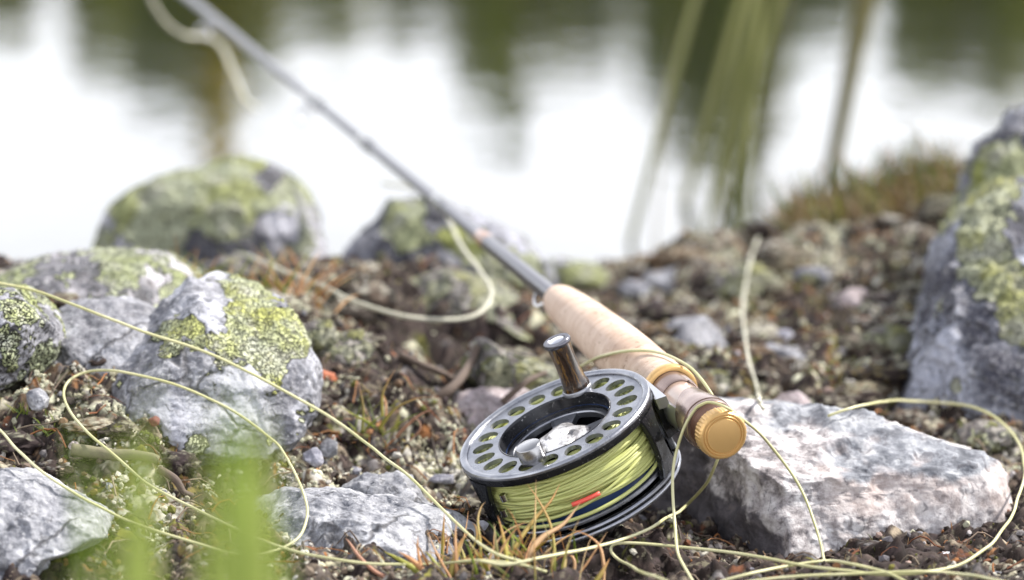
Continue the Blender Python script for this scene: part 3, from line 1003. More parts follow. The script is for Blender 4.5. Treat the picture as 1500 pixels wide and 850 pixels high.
def scatter(count, size, xr, yr, tfun, zoff=0.3, flat=(0.5, 1.0), dens=None, surf='ground'):
    x = rng.uniform(*xr, count)
    y = yr[0] + (yr[1] - yr[0]) * rng.uniform(0, 1, count) ** 1.25
    if dens is not None:
        keep = rng.uniform(0, 1, count) < dens(x, y)
        x, y = x[keep], y[keep]
    k = len(x)
    sz = size[0] * (size[1] / size[0]) ** (rng.uniform(0, 1, k) ** 1.8)
    z = ground_z(x, y) + sz * zoff
    V0, F0 = ICO1
    A = rng.normal(size=(k, 3, 3))
    Q, _ = np.linalg.qr(A)
    scl = rng.uniform(flat[0], flat[1], (k, 3))
    jit = rng.uniform(0.75, 1.2, (k, len(V0), 1))
    VV = (V0[None] * jit * scl[:, None]) @ Q
    VV = VV * sz[:, None, None] + np.stack([x, y, z], 1)[:, None]
    FF = F0[None] + (np.arange(k) * len(V0))[:, None, None]
    T = tfun(x, y, k)
    TT = np.repeat(T, len(V0), 0)
    return VV.reshape(-1, 3), FF.reshape(-1, 3), TT


n = NT('crumb')
n.set(Base_Color=n.mix(n.rng(n.noise(700, 3, 0.7), 0.4, 0.7, 0, 0.5), n.attr(), n.mix(0.7, n.attr(), (0.03, 0.02, 0.015))), Roughness=0.9)
n.b.inputs['Specular IOR Level'].default_value = 0.3
M_CRUMB = n.m


def tf(x, y, k):
    s_ = fbm(np.stack([x, y, 0 * x], 1) * 22, 3, 77)
    return pick_tint(x, y, rng.uniform(0, 1, k), rng.uniform(0, 1, k), s_ * 1.3) * rng.uniform(0.8, 1.35, (k, 1))


V_, F_, T_ = scatter(52000, (0.0006, 0.0034), (-0.48, 0.48), (1.62, 2.6), tf, dens=lambda x, y: np.where(zones(x, y)[1] > 0.5, 0.3, 1.0))
tag(link('soil_crumbs', np_mesh('soil_crumbs', V_, F_, False, T_), M_CRUMB), 'loose crumbs of peat, bark and broken lichen strewn over the ground between the stones', 'soil crumbs', kind='stuff')


def tf2(x, y, k):
    c_ = np.array([(.34, .34, .38), (.22, .22, .25), (.45, .42, .42), (.14, .13, .14), (.30, .22, .19)])
    return c_[rng.integers(0, len(c_), k)] * rng.uniform(0.7, 1.2, (k, 1))


V_, F_, T_ = scatter(800, (0.0018, 0.0045), (-0.5, 0.5), (1.5, 2.6), tf2, 0.1)
tag(link('gravel', np_mesh('gravel', V_, F_, False, T_), M_CRUMB), 'small grey gravel bits scattered in the peat', 'gravel', kind='stuff')

# reindeer and cup lichen cushions: knots of small pale lobes
g = Geo()
LV, LF, LT = [], [], []
cl = []
for (a, b, r, pale, dark, ol) in zc:
    if pale > 0.25:
        for _ in range(int(26 * pale)):
            cl.append((a + rng.normal() * r * 0.55, b + rng.normal() * r * 1.1))
for _ in range(420):
    cl.append((rng.uniform(-0.3, 0.3), 1.7 + 0.85 * rng.uniform() ** 1.2))
cl = np.array(cl)
cl = cl[zones(cl[:, 0], cl[:, 1])[1] < rng.uniform(0.05, 0.35, len(cl))]
V0, F0 = ICO1
base_i = 0
for (a, b) in cl:
    k = rng.integers(10, 34)
    R_ = rng.uniform(0.003, 0.009)
    ox, oy = rng.normal(size=k) * R_ * 0.55, rng.normal(size=k) * R_ * 0.6
    dz = np.maximum(0, 1 - (ox ** 2 + oy ** 2) / R_ ** 2) * R_ * rng.uniform(0.15, 0.5)
    z = ground_z(a + ox, b + oy) + dz
    s_ = rng.uniform(0.0005, 0.0017, k)
    Q, _ = np.linalg.qr(rng.normal(size=(k, 3, 3)))
    VV = (V0[None] * rng.uniform(0.6, 1.3, (k, len(V0), 1)) * rng.uniform(0.5, 1.2, (k, 1, 3))) @ Q * s_[:, None, None] + np.stack([a + ox, b + oy, z], 1)[:, None]
    LV.append(VV.reshape(-1, 3))
    LF.append((F0[None] + (np.arange(k) * len(V0))[:, None, None]).reshape(-1, 3) + base_i)
    base_i += k * len(V0)
    c0 = PAL['pale'][rng.integers(0, 6)] * rng.uniform(0.8, 1.15)
    if rng.uniform() < 0.10:
        c0 = PAL['olive'][rng.integers(0, 4)] * 1.3
    LT.append(np.repeat(c0[None] * rng.uniform(0.65, 1.2, (k, 1)), len(V0), 0))
tag(link('lichen_litter', np_mesh('lichen_litter', np.concatenate(LV), np.concatenate(LF), False, np.concatenate(LT)), M_CRUMB), 'small pale green cushions of lichen growing on the peat', 'lichen', kind='stuff')

# crusted clods of peat and moss, bigger than crumbs
CV, CF, CT = [], [], []
V3, F3 = ico(4)
nb = 0
k = 0
while k < 480:
    x, y = rng.uniform(-0.46, 0.46), 1.76 + 0.78 * rng.uniform() ** 0.8
    dk_ = zones(np.array([x]), np.array([y]))[1][0]
    if dk_ > 0.28:
        continue
    lx, ly, lf = to_px(np.array([x, y, ground_z(x, y)[0]]))
    if (ly > 690 and rng.uniform() < 0.7) or (lf > 2.24 and lx < 900):
        continue
    sz = rng.uniform(0.0035, 0.0125) * (0.75 if ly > 600 else 1.0)
    o_ = rng.uniform(-99, 99, 3)
    Dd = V3 * (1 + 0.5 * fbm(V3 * 1.6 + o_, 3, 5) + 0.42 * fbm(V3 * 4 + o_, 4, 6, ridged=True))[:, None]
    Dd = Dd * np.array([rng.uniform(.8, 1.5), rng.uniform(.8, 1.5), rng.uniform(.3, .6)]) * sz
    a_ = rng.uniform(0, 6.28)
    Dd = Dd @ np.array([[math.cos(a_), math.sin(a_), 0], [-math.sin(a_), math.cos(a_), 0], [0, 0, 1]])
    Wp = Dd + np.array([x, y, ground_z(x, y)[0] + sz * 0.05])
    pn = fbm(Wp * 420, 3, 8)
    c0 = (PAL['tan'] if rng.uniform() < 0.42 else PAL['soil'])[rng.integers(0, 5)]
    c1_ = PAL['pale'][rng.integers(0, 6)] * rng.uniform(0.55, 1.0)
    if rng.uniform() < 0.1:
        c1_ = PAL['olive'][rng.integers(0, 4)]
    cov = np.clip((pn * 3.0 + V3[:, 2] * 0.9 - rng.uniform(0.0, 1.6)) * 2.2, 0, 1)[:, None]
    CV.append(Wp)
    CF.append(F3 + nb)
    nb += len(V3)
    CT.append((c0 * (1 - cov) + c1_ * cov) * (0.75 + 0.6 * np.clip(fbm(Wp * 900, 2, 3), -.5, .5))[:, None])
    k += 1
tag(link('peat_clods', np_mesh('peat_clods', np.concatenate(CV), np.concatenate(CF), True, np.concatenate(CT)), M_SOIL), 'lichen crusted clods of peat and moss heaped between the stones', 'peat clods', kind='stuff')

# dead stems, heather roots and grass fibres lying about
g = Geo()
for _ in range(1500):
    x, y = rng.uniform(-0.3, 0.3), 1.69 + 0.8 * rng.uniform() ** 1.4
    if zones(np.array([x]), np.array([y]))[1][0] > 0.35 and rng.uniform() < 0.75:
        continue
    ln = rng.uniform(0.006, 0.030)
    an = rng.uniform(0, math.pi)
    cv = rng.normal() * 0.5
    t = np.linspace(0, 1, 6)
    th = an + cv * t
    px_ = x + np.cumsum(np.cos(th)) * ln / 6
    py_ = y + np.cumsum(np.sin(th)) * ln / 6
    lift = rng.uniform(0.0003, 0.004)
    pz = ground_z(px_, py_)
    pz = 0.6 * pz + 0.4 * pz.max() + lift * np.sin(t * math.pi)
    c0 = (PAL['tan'] if rng.uniform() < 0.6 else PAL['rust'])[rng.integers(0, 3)] * rng.uniform(0.8, 1.7)
    g.tube(np.stack([px_, py_, pz], 1), rng.uniform(0.00018, 0.0007) * (1 - 0.5 * t), 4, tint=c0, cap=False)
tag(g.obj('dry_litter', M_CRUMB), 'dead heather stems and dry grass fibres lying on the peat', 'litter', kind='stuff')

# named twigs
M_TWIG = simple('dead_twig', (0.13, 0.095, 0.075), 0.85, noise=0.7, nscale=300, bump=0.6)
M_TWIG2 = simple('olive_dry_twig', (0.21, 0.19, 0.12), 0.85, noise=0.6, nscale=300, bump=0.6)


def lay(pts, lift=0.0015, per=8, smooth=9, maxd=None):
    """a path of picture points laid on the land and stones below them"""
    q = catmull(np.array(pts, float)[:, :2], per)
    d = np.array([hit(a, b) for a, b in q])
    k = smooth
    pad = np.pad(d, k, 'edge')
    lo = np.array([pad[i:i + 2 * k + 1].min() for i in range(len(d))])
    pad = np.pad(lo, k, 'edge')
    w = np.hanning(2 * k + 3)[1:-1]
    sm = np.convolve(pad, w / w.sum(), 'valid')
    d = np.minimum(sm, d) - lift * 2.5
    return np.array([P(a, b, c) for (a, b), c in zip(q, d)])


for lab, pts, r, m in [
    ('thick olive dry twig lying below the looped line at the left', [(105, 658), (150, 664), (200, 668), (232, 674)], 0.0034, M_TWIG2),
    ('dark bent twig lying between the two blurred grass clumps', [(232, 688), (255, 700), (268, 720), (282, 728)], 0.0022, M_TWIG),
    ('brown root slanting through the dark hollow', [(640, 585), (670, 560), (690, 530), (700, 505)], 0.003, M_TWIG),
    ('long thin root lying across the back of the dark hollow', [(585, 520), (620, 535), (660, 552), (680, 560)], 0.0022, M_TWIG),
    ('thin dark root beside the lichen crusted stone', [(735, 590), (770, 560), (800, 545)], 0.002, M_TWIG),
]:
    path = lay(pts, 0.001)
    g = Geo()
    t = np.linspace(0, 1, len(path))
    g.tube(path + fbm(path * 120, 2, 5)[:, None] * 0.0006, r * (1 - 0.35 * t) * (1 + 0.12 * fbm(path * 300, 2, 9)), 9)
    tag(g.obj('twig', m), lab, 'twig')

# ================================================================== REEL AND ROD
nC = np.array([-0.375, 0.855, -0.355])                      # reel axis: right, up, away
nC /= np.linalg.norm(nC)
NZ = nC[0] * AR + nC[1] * AU + nC[2] * AF
FACE = P(811, 619, 1.84)
MIDR = FACE - NZ * 0.0195
r0 = ray(995, 585)
A0 = CAM + r0 * (((MIDR - CAM) @ NZ) / (r0 @ NZ))
r1 = ray(300, 16)
B0 = CAM + r1 * (((MIDR - CAM) @ NZ) / (r1 @ NZ))
RX = (B0 - A0) / np.linalg.norm(B0 - A0)                    # along the rod towards its tip
RY = np.cross(NZ, RX)
A0 = A0 + RX * ((MIDR - A0) @ RX)
OFF = (A0 - MIDR) @ RY                                      # signed distance reel axis -> rod axis
print('ROD', to_px(A0), 'offset mm', OFF * 1000, 'depth far', to_px(B0), 'ground under reel', ground_z(FACE[0], FACE[1]), 'reel low z', (FACE - NZ * .039)[2])


def frame(o, x, y, z):
    m = Matrix.Identity(4)
    for i in range(3):
        m[i][0], m[i][1], m[i][2], m[i][3] = x[i], y[i], z[i], o[i]
    return m


MM = 0.001


def s_at(px):
    """distance along the rod (mm, from A0 towards the tip) at which its axis shows at that picture column"""
    rr = ray(px, 0)
    nn = np.cross(ray(px, 0), ray(px, 850))
    return float(-((A0 - CAM) @ nn) / (RX @ nn)) * 1000


print('s: cork front %.0f cork end %.0f hood %.0f butt %.0f' % (s_at(815), s_at(979), s_at(1035), s_at(1061)))

# materials
n = NT('gunmetal_anodised')
sc = n.noise(60, 5, 0.7)
n.set(Base_Color=n.mix(n.rng(sc, 0.4, 0.7), (0.25, 0.26, 0.29), (0.37, 0.38, 0.41)), Metallic=0.9, Roughness=n.rng(n.noise(250, 4, 0.6), 0.3, 0.7, 0.26, 0.42))
n.bump(n.noise(2500, 2, 0.5), 0.12, 0.0002)
dust = n.math('MULTIPLY', n.rng(n.noise(900, 3, 0.7), 0.60, 0.68), n.rng(n.noise(45, 3, 0.6), 0.42, 0.62))
n.put(n.b.inputs['Metallic'], n.math('SUBTRACT', 0.9, dust))
scr = n.rng(n.noise(500, 3, 0.7, vec=n.vmath('MULTIPLY', n.co, (0.08, 1.6, 1.0))), 0.62, 0.66)
n.put(n.b.inputs['Roughness'], n.math('ADD', n.rng(n.noise(130, 4, 0.7), 0.3, 0.7, 0.24, 0.46), n.math('MULTIPLY', scr, 0.25)))
M_GUN = n.m
n = NT('black_anodised_with_chips')
chips = n.rng(n.noise(700, 4, 0.7), 0.64, 0.70)
n.set(Base_Color=n.mix(chips, (0.022, 0.023, 0.027), (0.55, 0.55, 0.57)), Metallic=0.6, Roughness=n.rng(n.noise(120, 3, 0.5), 0.3, 0.7, 0.16, 0.34))
n.b.inputs['Specular IOR Level'].default_value = 0.6
M_BLK = n.m
M_CHROME = simple('polished_steel', (0.72, 0.72, 0.74), 0.12, 1.0)
n = NT('scuffed_bright_steel')
n.set(Base_Color=n.ramp(n.noise(90, 5, 0.7, dist=1.0), [(0.38, (0.10, 0.10, 0.11)), (0.46, (0.42, 0.40, 0.39)), (0.54, (0.80, 0.78, 0.76)), (0.66, (0.88, 0.88, 0.88))]), Metallic=0.75, Roughness=0.38)
n.bump(n.noise(110, 5, 0.7), 0.6, 0.002)
M_HUB = n.m
M_KNOB = simple('brushed_aluminium', (0.36, 0.36, 0.37), 0.25, 0.95, noise=0.45, nscale=90)
M_GOLD = simple('gold_anodised', (0.66, 0.42, 0.17), 0.38, 0.6, noise=0.08, nscale=300, bump=0.15, bscale=2500)
M_SEAT = simple('rose_grey_anodised', (0.33, 0.245, 0.215), 0.26, 0.75, noise=0.25, nscale=120)
M_BRONZE = simple('brown_anodised_thread', (0.18, 0.095, 0.065), 0.35, 0.6, noise=0.4, nscale=500)
M_STEEL = simple('satin_foot', (0.62, 0.63, 0.66), 0.3, 0.85, noise=0.25, nscale=60)
M_BLUE = simple('blue_backing', (0.010, 0.035, 0.12), 0.45, 0.0, noise=0.5, nscale=700)
M_RED = simple('red_marker', (0.75, 0.10, 0.07), 0.5)
n = NT('fly_line_green')
n.set(Base_Color=n.mix(n.noise(40, 3, 0.6), (0.38, 0.41, 0.13), (0.50, 0.52, 0.21)), Roughness=0.42)
n.b.inputs['Subsurface Weight'].default_value = 0.0
M_LINE = n.m
n = NT('fly_line_pale')
n.set(Base_Color=n.mix(n.rng(n.noise(25, 3, 0.6), 0.35, 0.65), (0.43, 0.42, 0.20), (0.54, 0.52, 0.31)), Roughness=0.45)
M_LINE2 = n.m
M_LINE3 = simple('fly_line_cream', (0.50, 0.49, 0.39), 0.5, noise=0.15, nscale=90)
# wood of the handle: dark and honey streaks along it
n = NT('figured_dark_wood')
wv = n.vmath('MULTIPLY', n.co, (1.0, 1.0, 0.16))
grain = n.noise(420, 5, 0.65, vec=wv, dist=0.6)
n.set(Base_Color=n.ramp(grain, [(0.40, (0.008, 0.005, 0.003)), (0.52, (0.035, 0.016, 0.006)), (0.62, (0.15, 0.08, 0.016)), (0.76, (0.28, 0.17, 0.04))]), Roughness=0.25)
n.b.inputs['Coat Weight'].default_value = 0.7
n.b.inputs['Coat Roughness'].default_value = 0.12
M_WOOD = n.m
n = NT('cork')
pits = n.rng(n.noise(240, 4, 0.65, dist=0.4), 0.60, 0.68)
xc = n.sep(n.co)[0]
seam = n.rng(n.math('ABSOLUTE', n.math('SUBTRACT', n.math('FRACT', n.math('MULTIPLY', xc, 79.0)), 0.5)), 0.462, 0.49)
lines = n.rng(n.noise(90, 4, 0.7, vec=n.vmath('MULTIPLY', n.co, (3.0, 0.8, 0.8))), 0.35, 0.7)
cc = n.mix(lines, (0.50, 0.37, 0.285), (0.61, 0.485, 0.39))
cc = n.mix(n.rng(n.noise(28, 4, 0.65), 0.48, 0.66, 0, 0.6), cc, (0.36, 0.235, 0.165))
cc = n.mix(n.math('MULTIPLY', seam, 0.35), cc, (0.36, 0.22, 0.15))
cc = n.mix(n.math('MULTIPLY', pits, 0.8), cc, (0.24, 0.15, 0.10))
n.set(Base_Color=cc, Roughness=0.72)
n.bump(n.math('SUBTRACT', n.noise(500, 3, 0.6), pits), 0.4, 0.0006)
M_CORK = n.m
n = NT('graphite_blank')
n.set(Base_Color=(0.05, 0.05, 0.065), Roughness=0.28, Metallic=0.2)
n.b.inputs['Coat Weight'].default_value = 0.45
n.b.inputs['Coat Roughness'].default_value = 0.08
M_BLANK = n.m
M_WRAP = simple('brown_thread_wrap', (0.30, 0.15, 0.08), 0.3, noise=0.3, nscale=800, coat=0.8)
M_DWRAP = simple('dark_thread_wrap', (0.03, 0.03, 0.035), 0.25, coat=0.8)

# ------------------------------------------------------------------ the reel (origin: centre of its face, z along its axis)
reel = empty('fly_reel', None, 'grey fly reel with holed rim and wooden handle, wound full of green line', 'fishing reel', rot=frame(FACE, RX, RY, NZ))
SG = 1.0 if OFF > 0 else -1.0            # side of the rod along local y


def on_reel(px, py, r):
    """(angle, z) of the reel cylinder of radius r (mm) that shows at a picture point, on the side facing us"""
    best = None
    for z in np.arange(-40, 1, 0.5):
        for a in np.radians(np.arange(0, 360, 1.5)):
            w = FACE + RX * (r * MM * math.cos(a)) + RY * (r * MM * math.sin(a)) + NZ * z * MM
            x, y, f = to_px(w)
            e = (x - px) ** 2 + (y - py) ** 2 + (f - 1.7) * 60
            if best is None or e < best[0]:
                best = (e, a, z)
    return best[1], best[2]


def on_face(px, py, z=0.0):
    o = FACE + NZ * z * MM
    rr = ray(px, py)
    w = CAM + rr * (((o - CAM) @ NZ) / (rr @ NZ)) - FACE
    return (w @ RX) * 1000, (w @ RY) * 1000


# face plate with round ports
NH = 20
hx_, hy_ = on_face(845, 568)
a_h = math.atan2(hy_, hx_)
kx, ky = on_face(781, 671)
a_k = math.atan2(ky, kx)
print('handle at', hx_, hy_, 'knob', kx, ky, 'deg', math.degrees(a_h), math.degrees(a_k))
r_in, r_out, r_h, hr = 28.5, 45.3, 37.2, 4.4
g = Geo()
half = math.pi / NH
zt, zb = -1.2, -3.4
corner = [math.atan2(sy * (r_out - r_h if sy > 0 else r_h - r_in), sx * half * r_h) for sx, sy in ((1, 1), (-1, 1), (-1, -1), (1, -1))]
angs = sorted(set([round(a % (2 * math.pi), 6) for a in list(np.linspace(0, 2 * math.pi, 28, endpoint=False)) + corner]))
for k in range(NH):
    c0 = a_h + k * 2 * half
    inner, outer = [], []
    for a in angs:
        dx, dy = math.cos(a), math.sin(a)
        tx = half * r_h / abs(dx) if abs(dx) > 1e-9 else 1e9
        ty = ((r_out - r_h) if dy > 0 else (r_h - r_in)) / abs(dy) if abs(dy) > 1e-9 else 1e9
        t = min(tx, ty)
        inner.append((c0 + hr * dx / r_h, r_h + hr * 1.22 * dy))
        outer.append((c0 + t * dx / r_h, r_h + t * dy))
    m_ = len(angs)
    pol = np.array(inner + outer)
    XY = np.stack([pol[:, 1] * np.cos(pol[:, 0]), pol[:, 1] * np.sin(pol[:, 0])], 1)
    chamf = XY[:m_] + (XY[m_:] - XY[:m_]) * 0.0
    V = np.concatenate([np.column_stack([XY, np.full(2 * m_, zt)]), np.column_stack([XY[:m_], np.full(m_, zb)]), np.column_stack([XY[m_:], np.full(m_, zb)])]) * MM
    i = np.arange(m_)
    j = (i + 1) % m_
    Q = np.concatenate([np.stack([i, m_ + i, m_ + j, j], 1), np.stack([i, j, 2 * m_ + j, 2 * m_ + i], 1), np.stack([2 * m_ + i, 2 * m_ + j, 3 * m_ + j, 3 * m_ + i], 1)])
    g.add(V, Q=Q)
fp = g.obj('spool_face', M_GUN, reel, smooth=False)


def lathe_part(name, prof, mat, parent, seg=96, off=(0, 0, 0), sharp=35, axis='Z', rfun=None):
    g = Geo()
    g.lathe([(r * MM, z * MM) for r, z in prof], seg, axis, tuple(o * MM for o in off), rfun=rfun)
    return g.obj(name, mat, parent, True, sharp)


lathe_part('rim', [(45.2, -3.2), (45.2, -0.6), (45.6, -0.1), (46.4, 0.35), (47.6, 0.4), (48.5, 0.1), (49.0, -0.6), (49.0, -1.6), (48.6, -2.0)], M_GUN, reel, 160)
lathe_part('rim_band', [(48.6, -1.9), (48.9, -2.1), (49.0, -4.6), (48.7, -5.2), (47.8, -5.5), (45.2, -5.4), (45.2, -3.3)], M_BLK, reel, 160)
lathe_part('inner_sleeve', [(29.4, -3.6), (29.3, -1.4), (28.8, -0.9), (28.3, -1.1), (27.9, -2.0), (27.6, -9.0), (26.8, -10.6)], M_BLK, reel, 128)
# recessed spokes and hub
g = Geo()
NS = 4
for k in range(NS):
    a = a_k + 0.25 + k * 2 * math.pi / NS
    for (ra, rb, wa, wb) in ((12, 27.5, 4.6, 8.0),):
        ca, sa = math.cos(a), math.sin(a)
        pts = []
        for z in (-9.0, -12.0):
            for rr, w in ((ra, wa), (rb, wb)):
                for s_ in (-1, 1):
                    pts.append((rr * ca - s_ * w * sa, rr * sa + s_ * w * ca, z))
        g.add(np.array(pts) * MM, Q=[(0, 1, 3, 2), (4, 6, 7, 5), (0, 2, 6, 4), (1, 5, 7, 3), (2, 3, 7, 6), (0, 4, 5, 1)])
g.obj('spoke_plate', M_GUN, reel, smooth=False)
lathe_part('spoke_ring', [(27.4, -12), (27.4, -9.2), (26.8, -8.6), (24.4, -8.6), (23.9, -9.2), (23.9, -12)], M_GUN, reel, 96)
lathe_part('hub_cap', [(13.6, -11.5), (13.5, -9.2), (12.9, -8.4), (11.2, -7.6), (9.0, -6.9), (5.5, -6.6), (4.8, -5.6), (2.2, -5.2), (0.0, -5.2)], M_HUB, reel, 64,
           rfun=lambda r, a, z: r * (1 + 0.17 * np.clip(r / 0.013, 0, 1) ** 2 * np.cos(4 * a - 4 * a_k - 1.0)))
lathe_part('inner_drum', [(26.5, -10.7), (26.5, -30.0), (0.0, -30.0)], M_BLK, reel, 64)
# spool lower flange
lathe_part('lower_flange', [(30, -33.0), (45.0, -33.0), (45.6, -33.6), (45.6, -34.6), (45.0, -35.2), (20, -35.2)], M_GUN, reel, 128)
# backing and line
lathe_part('backing', [(27, -7.0), (39.2, -7.1), (39.9, -7.6), (40.2, -12), (40.6, -20), (41.2, -27), (41.4, -32.2), (38, -32.9), (27, -32.9)], M_BLUE, reel, 96)
g = Geo()
tt = np.linspace(0, 2 * math.pi, 110, endpoint=False)
rr_ = np.random.default_rng(5)
LR = 0.84
a_f, _ = on_reel(850, 700, 43)


def loop(z0, r0_, tilt, ph, wob=0.25, sq=0.0):
    z = z0 + tilt * np.cos(tt - ph) + wob * np.sin(2 * tt + ph * 3) + 0.18 * np.sin(5 * tt + ph * 7)
    r = r0_ + 0.25 * np.sin(3 * tt + ph * 5) + sq * np.cos(tt - a_f)
    return np.stack([r * np.cos(tt), r * np.sin(tt), z], 1) * MM


for k in range(20):
    z0 = -4.6 - k * 1.22
    g.tube(loop(z0, 41.4 + rr_.uniform(-.3, .5), rr_.normal() * 0.5, rr_.uniform(0, 6.28)), LR * MM, 7, closed=True)
for k in range(11):
    g.tube(loop(-5.4 - 0.25 * (k % 3), 31.5 + k * 1.15, 0.25, rr_.uniform(0, 6.28), 0.1), LR * MM, 7, closed=True)
for k in range(30):
    z0 = -6.5 - (k % 15) * 1.35 + rr_.normal() * 0.6
    g.tube(loop(z0, 42.7 + rr_.uniform(-.4, .7), rr_.normal() * 1.7, rr_.uniform(0, 6.28), 0.6), LR * MM, 7, closed=True)
for k in range(12):
    z0 = -9 - k * 1.4 + rr_.normal() * 0.7
    g.tube(loop(z0, 43.9 + rr_.uniform(-.3, .6), rr_.normal() * 2.4, rr_.uniform(0, 6.28), 0.9), LR * MM, 7, closed=True)
g.obj('wound_line', M_LINE, reel)
# one slack turn that sags below the others
g = Geo()
rs_ = 43.5 + 2.3 * np.clip(np.cos(tt - a_f), -0.2, 1)
zs_ = -29.5 - 1.2 * np.cos(tt - a_f)
g.tube(np.stack([rs_ * np.cos(tt), rs_ * np.sin(tt), zs_], 1) * MM, 0.95 * MM, 8, closed=True)
tag(g.obj('slack_turn', M_LINE, reel), 'loose outer turn of line hanging below the rest')
a1_, z1_ = on_reel(838, 739, 44.8)
a2_, z2_ = on_reel(879, 722, 44.8)
if a2_ - a1_ > math.pi:
    a2_ -= 2 * math.pi
if a1_ - a2_ > math.pi:
    a1_ -= 2 * math.pi
t = np.linspace(0, 1, 9)
aa, za = a1_ + (a2_ - a1_) * t, z1_ + (z2_ - z1_) * t
g = Geo()
g.tube(np.stack([45.2 * np.cos(aa), 45.2 * np.sin(aa), za], 1) * MM, 1.15 * MM, 10)
g.obj('red_sleeve', M_RED, reel)

# frame: lower double ring, bridging struts, back plate
lathe_part('frame_ring', [(46.2, -38.6), (46.2, -36.4), (47.0, -35.9), (49.2, -35.9), (49.7, -36.4), (49.7, -37.4), (49.2, -37.8), (48.8, -38.1), (49.5, -38.6), (49.9, -39.2), (49.9, -40.4), (49.2, -41.2), (46.8, -41.2), (46.2, -40.6), (46.2, -38.6)], M_BLK, reel, 160)
lathe_part('ring_edge', [(49.3, -35.95), (49.75, -36.3), (49.95, -36.9), (49.75, -37.5), (49.3, -37.8)], M_GUN, reel, 160)
lathe_part('ring_edge', [(49.6, -38.7), (50.0, -39.2), (50.15, -39.8), (50.0, -40.5), (49.5, -41.0)], M_GUN, reel, 160)
lathe_part('back_plate', [(46.2, -39.4), (42, -39.0), (38, -38.2), (14, -38.2), (12, -40.5), (0, -40.5)], M_BLK, reel, 96)


def strut(a, w0, wm, name='strut'):
    g = Geo()
    zz = np.linspace(-4.4, -38.8, 15)
    rows = []
    for z in zz:
        t = (z + 4.4) / (-34.4)
        w = wm + (w0 - wm) * (abs(2 * t - 1) ** 2.2) * (1.0 if t < 0.5 else 1.7)
        bow = 0.6 * math.sin(t * math.pi)
        ro, ri = 49.4 + bow * 0.3, 46.6 + bow * 0.3
        row = []
        for (r, s_) in ((ri, -1), (ro - 0.5, -1), (ro, -0.9), (ro, 0), (ro, 0.9), (ro - 0.5, 1), (ri, 1)):
            aa = a + s_ * w / 49 / 2
            row.append((r * math.cos(aa), r * math.sin(aa), z))
        rows.append(row)
    V = np.array(rows).reshape(-1, 3) * MM
    c = 7
    Q = []
    for k in range(len(zz) - 1):
        for i in range(c):
            j = (i + 1) % c
            Q.append((k * c + i, k * c + j, (k + 1) * c + j, (k + 1) * c + i))
    g.add(V, Q=Q)
    o = g.obj(name, M_BLK, reel, True, 30)
    return o


aL, _ = on_reel(712, 738, 49)
aR, _ = on_reel(972, 655, 49)
print('strut angles', math.degrees(aL), math.degrees(aR), 'front', math.degrees(a_f))
strut(aL, 17, 9)
strut(aR, 12, 5.5)
back = (math.atan2(OFF, 0))
strut(back, 26, 20)
strut((aL + 2.2) if abs(((aL + 2.2 - back + math.pi) % (2 * math.pi)) - math.pi) > 0.5 else aL + 2.8, 16, 9)
# small chromed screw posts seen inside the left strut
for da, z0 in ((0.20, -21), (0.16, -30), (0.30, -12)):
    sgn = 1 if math.cos(aL + da - a_f) > math.cos(aL - da - a_f) else -1
    a = aL + sgn * da
    g = Geo()
    pa = np.array([47.2 * math.cos(a), 47.2 * math.sin(a), z0])
    g.tube(np.array([pa - np.array([0, 0, 1.8]), pa + np.array([0, 0, 1.8])]) * MM, 1.7 * MM, 14)
    g.obj('post', M_CHROME, reel, True, 40)

# handle and counterweight
hd = Geo()
hr_ = math.hypot(hx_, hy_)
hc = (hx_ * MM, hy_ * MM, 0)
hp = [(0.0, 0.6), (6.9, 0.6), (6.95, 1.2), (6.6, 2.6), (6.1, 5), (5.75, 9), (5.6, 13), (5.6, 17), (5.75, 21), (5.9, 24.2), (5.9, 24.8), (0, 24.8)]
hd.lathe([(r * MM, z * MM) for r, z in hp], 48, 'Z', hc)
handle = hd.obj('handle', M_WOOD, reel, True, 40)
g = Geo()
g.lathe([(r * MM, z * MM) for r, z in [(7.6, -1.4), (7.6, 0.0), (7.2, 0.55), (6.9, 0.6)]], 48, 'Z', hc)
g.obj('handle_collar', M_GUN, handle, True, 40)
g = Geo()
g.lathe([(r * MM, z * MM) for r, z in [(5.8, 24.7), (6.7, 24.9), (7.0, 25.5), (7.0, 26.6), (6.6, 27.2), (4.6, 27.2), (4.3, 26.7), (4.0, 26.7)]], 48, 'Z', hc)
g.obj('handle_cap', simple('dark_cap', (0.13, 0.13, 0.15), 0.25, 0.85, noise=0.3), handle, True, 40)
g = Geo()
g.lathe([(r * MM, z * MM) for r, z in [(4.05, 26.4), (3.9, 27.1), (3.3, 27.4), (0, 27.5)]], 40, 'Z', hc)
g.obj('screw_head', M_CHROME, handle, True, 40)
g = Geo()
g.lathe([(r * MM, z * MM) for r, z in [(6.3, -1.3), (6.3, 6.6), (6.0, 7.1), (5.6, 7.3), (0, 7.3)]], 48, 'Z', (kx * MM, ky * MM, 0))
g.obj('counterweight', M_KNOB, reel, True, 40)

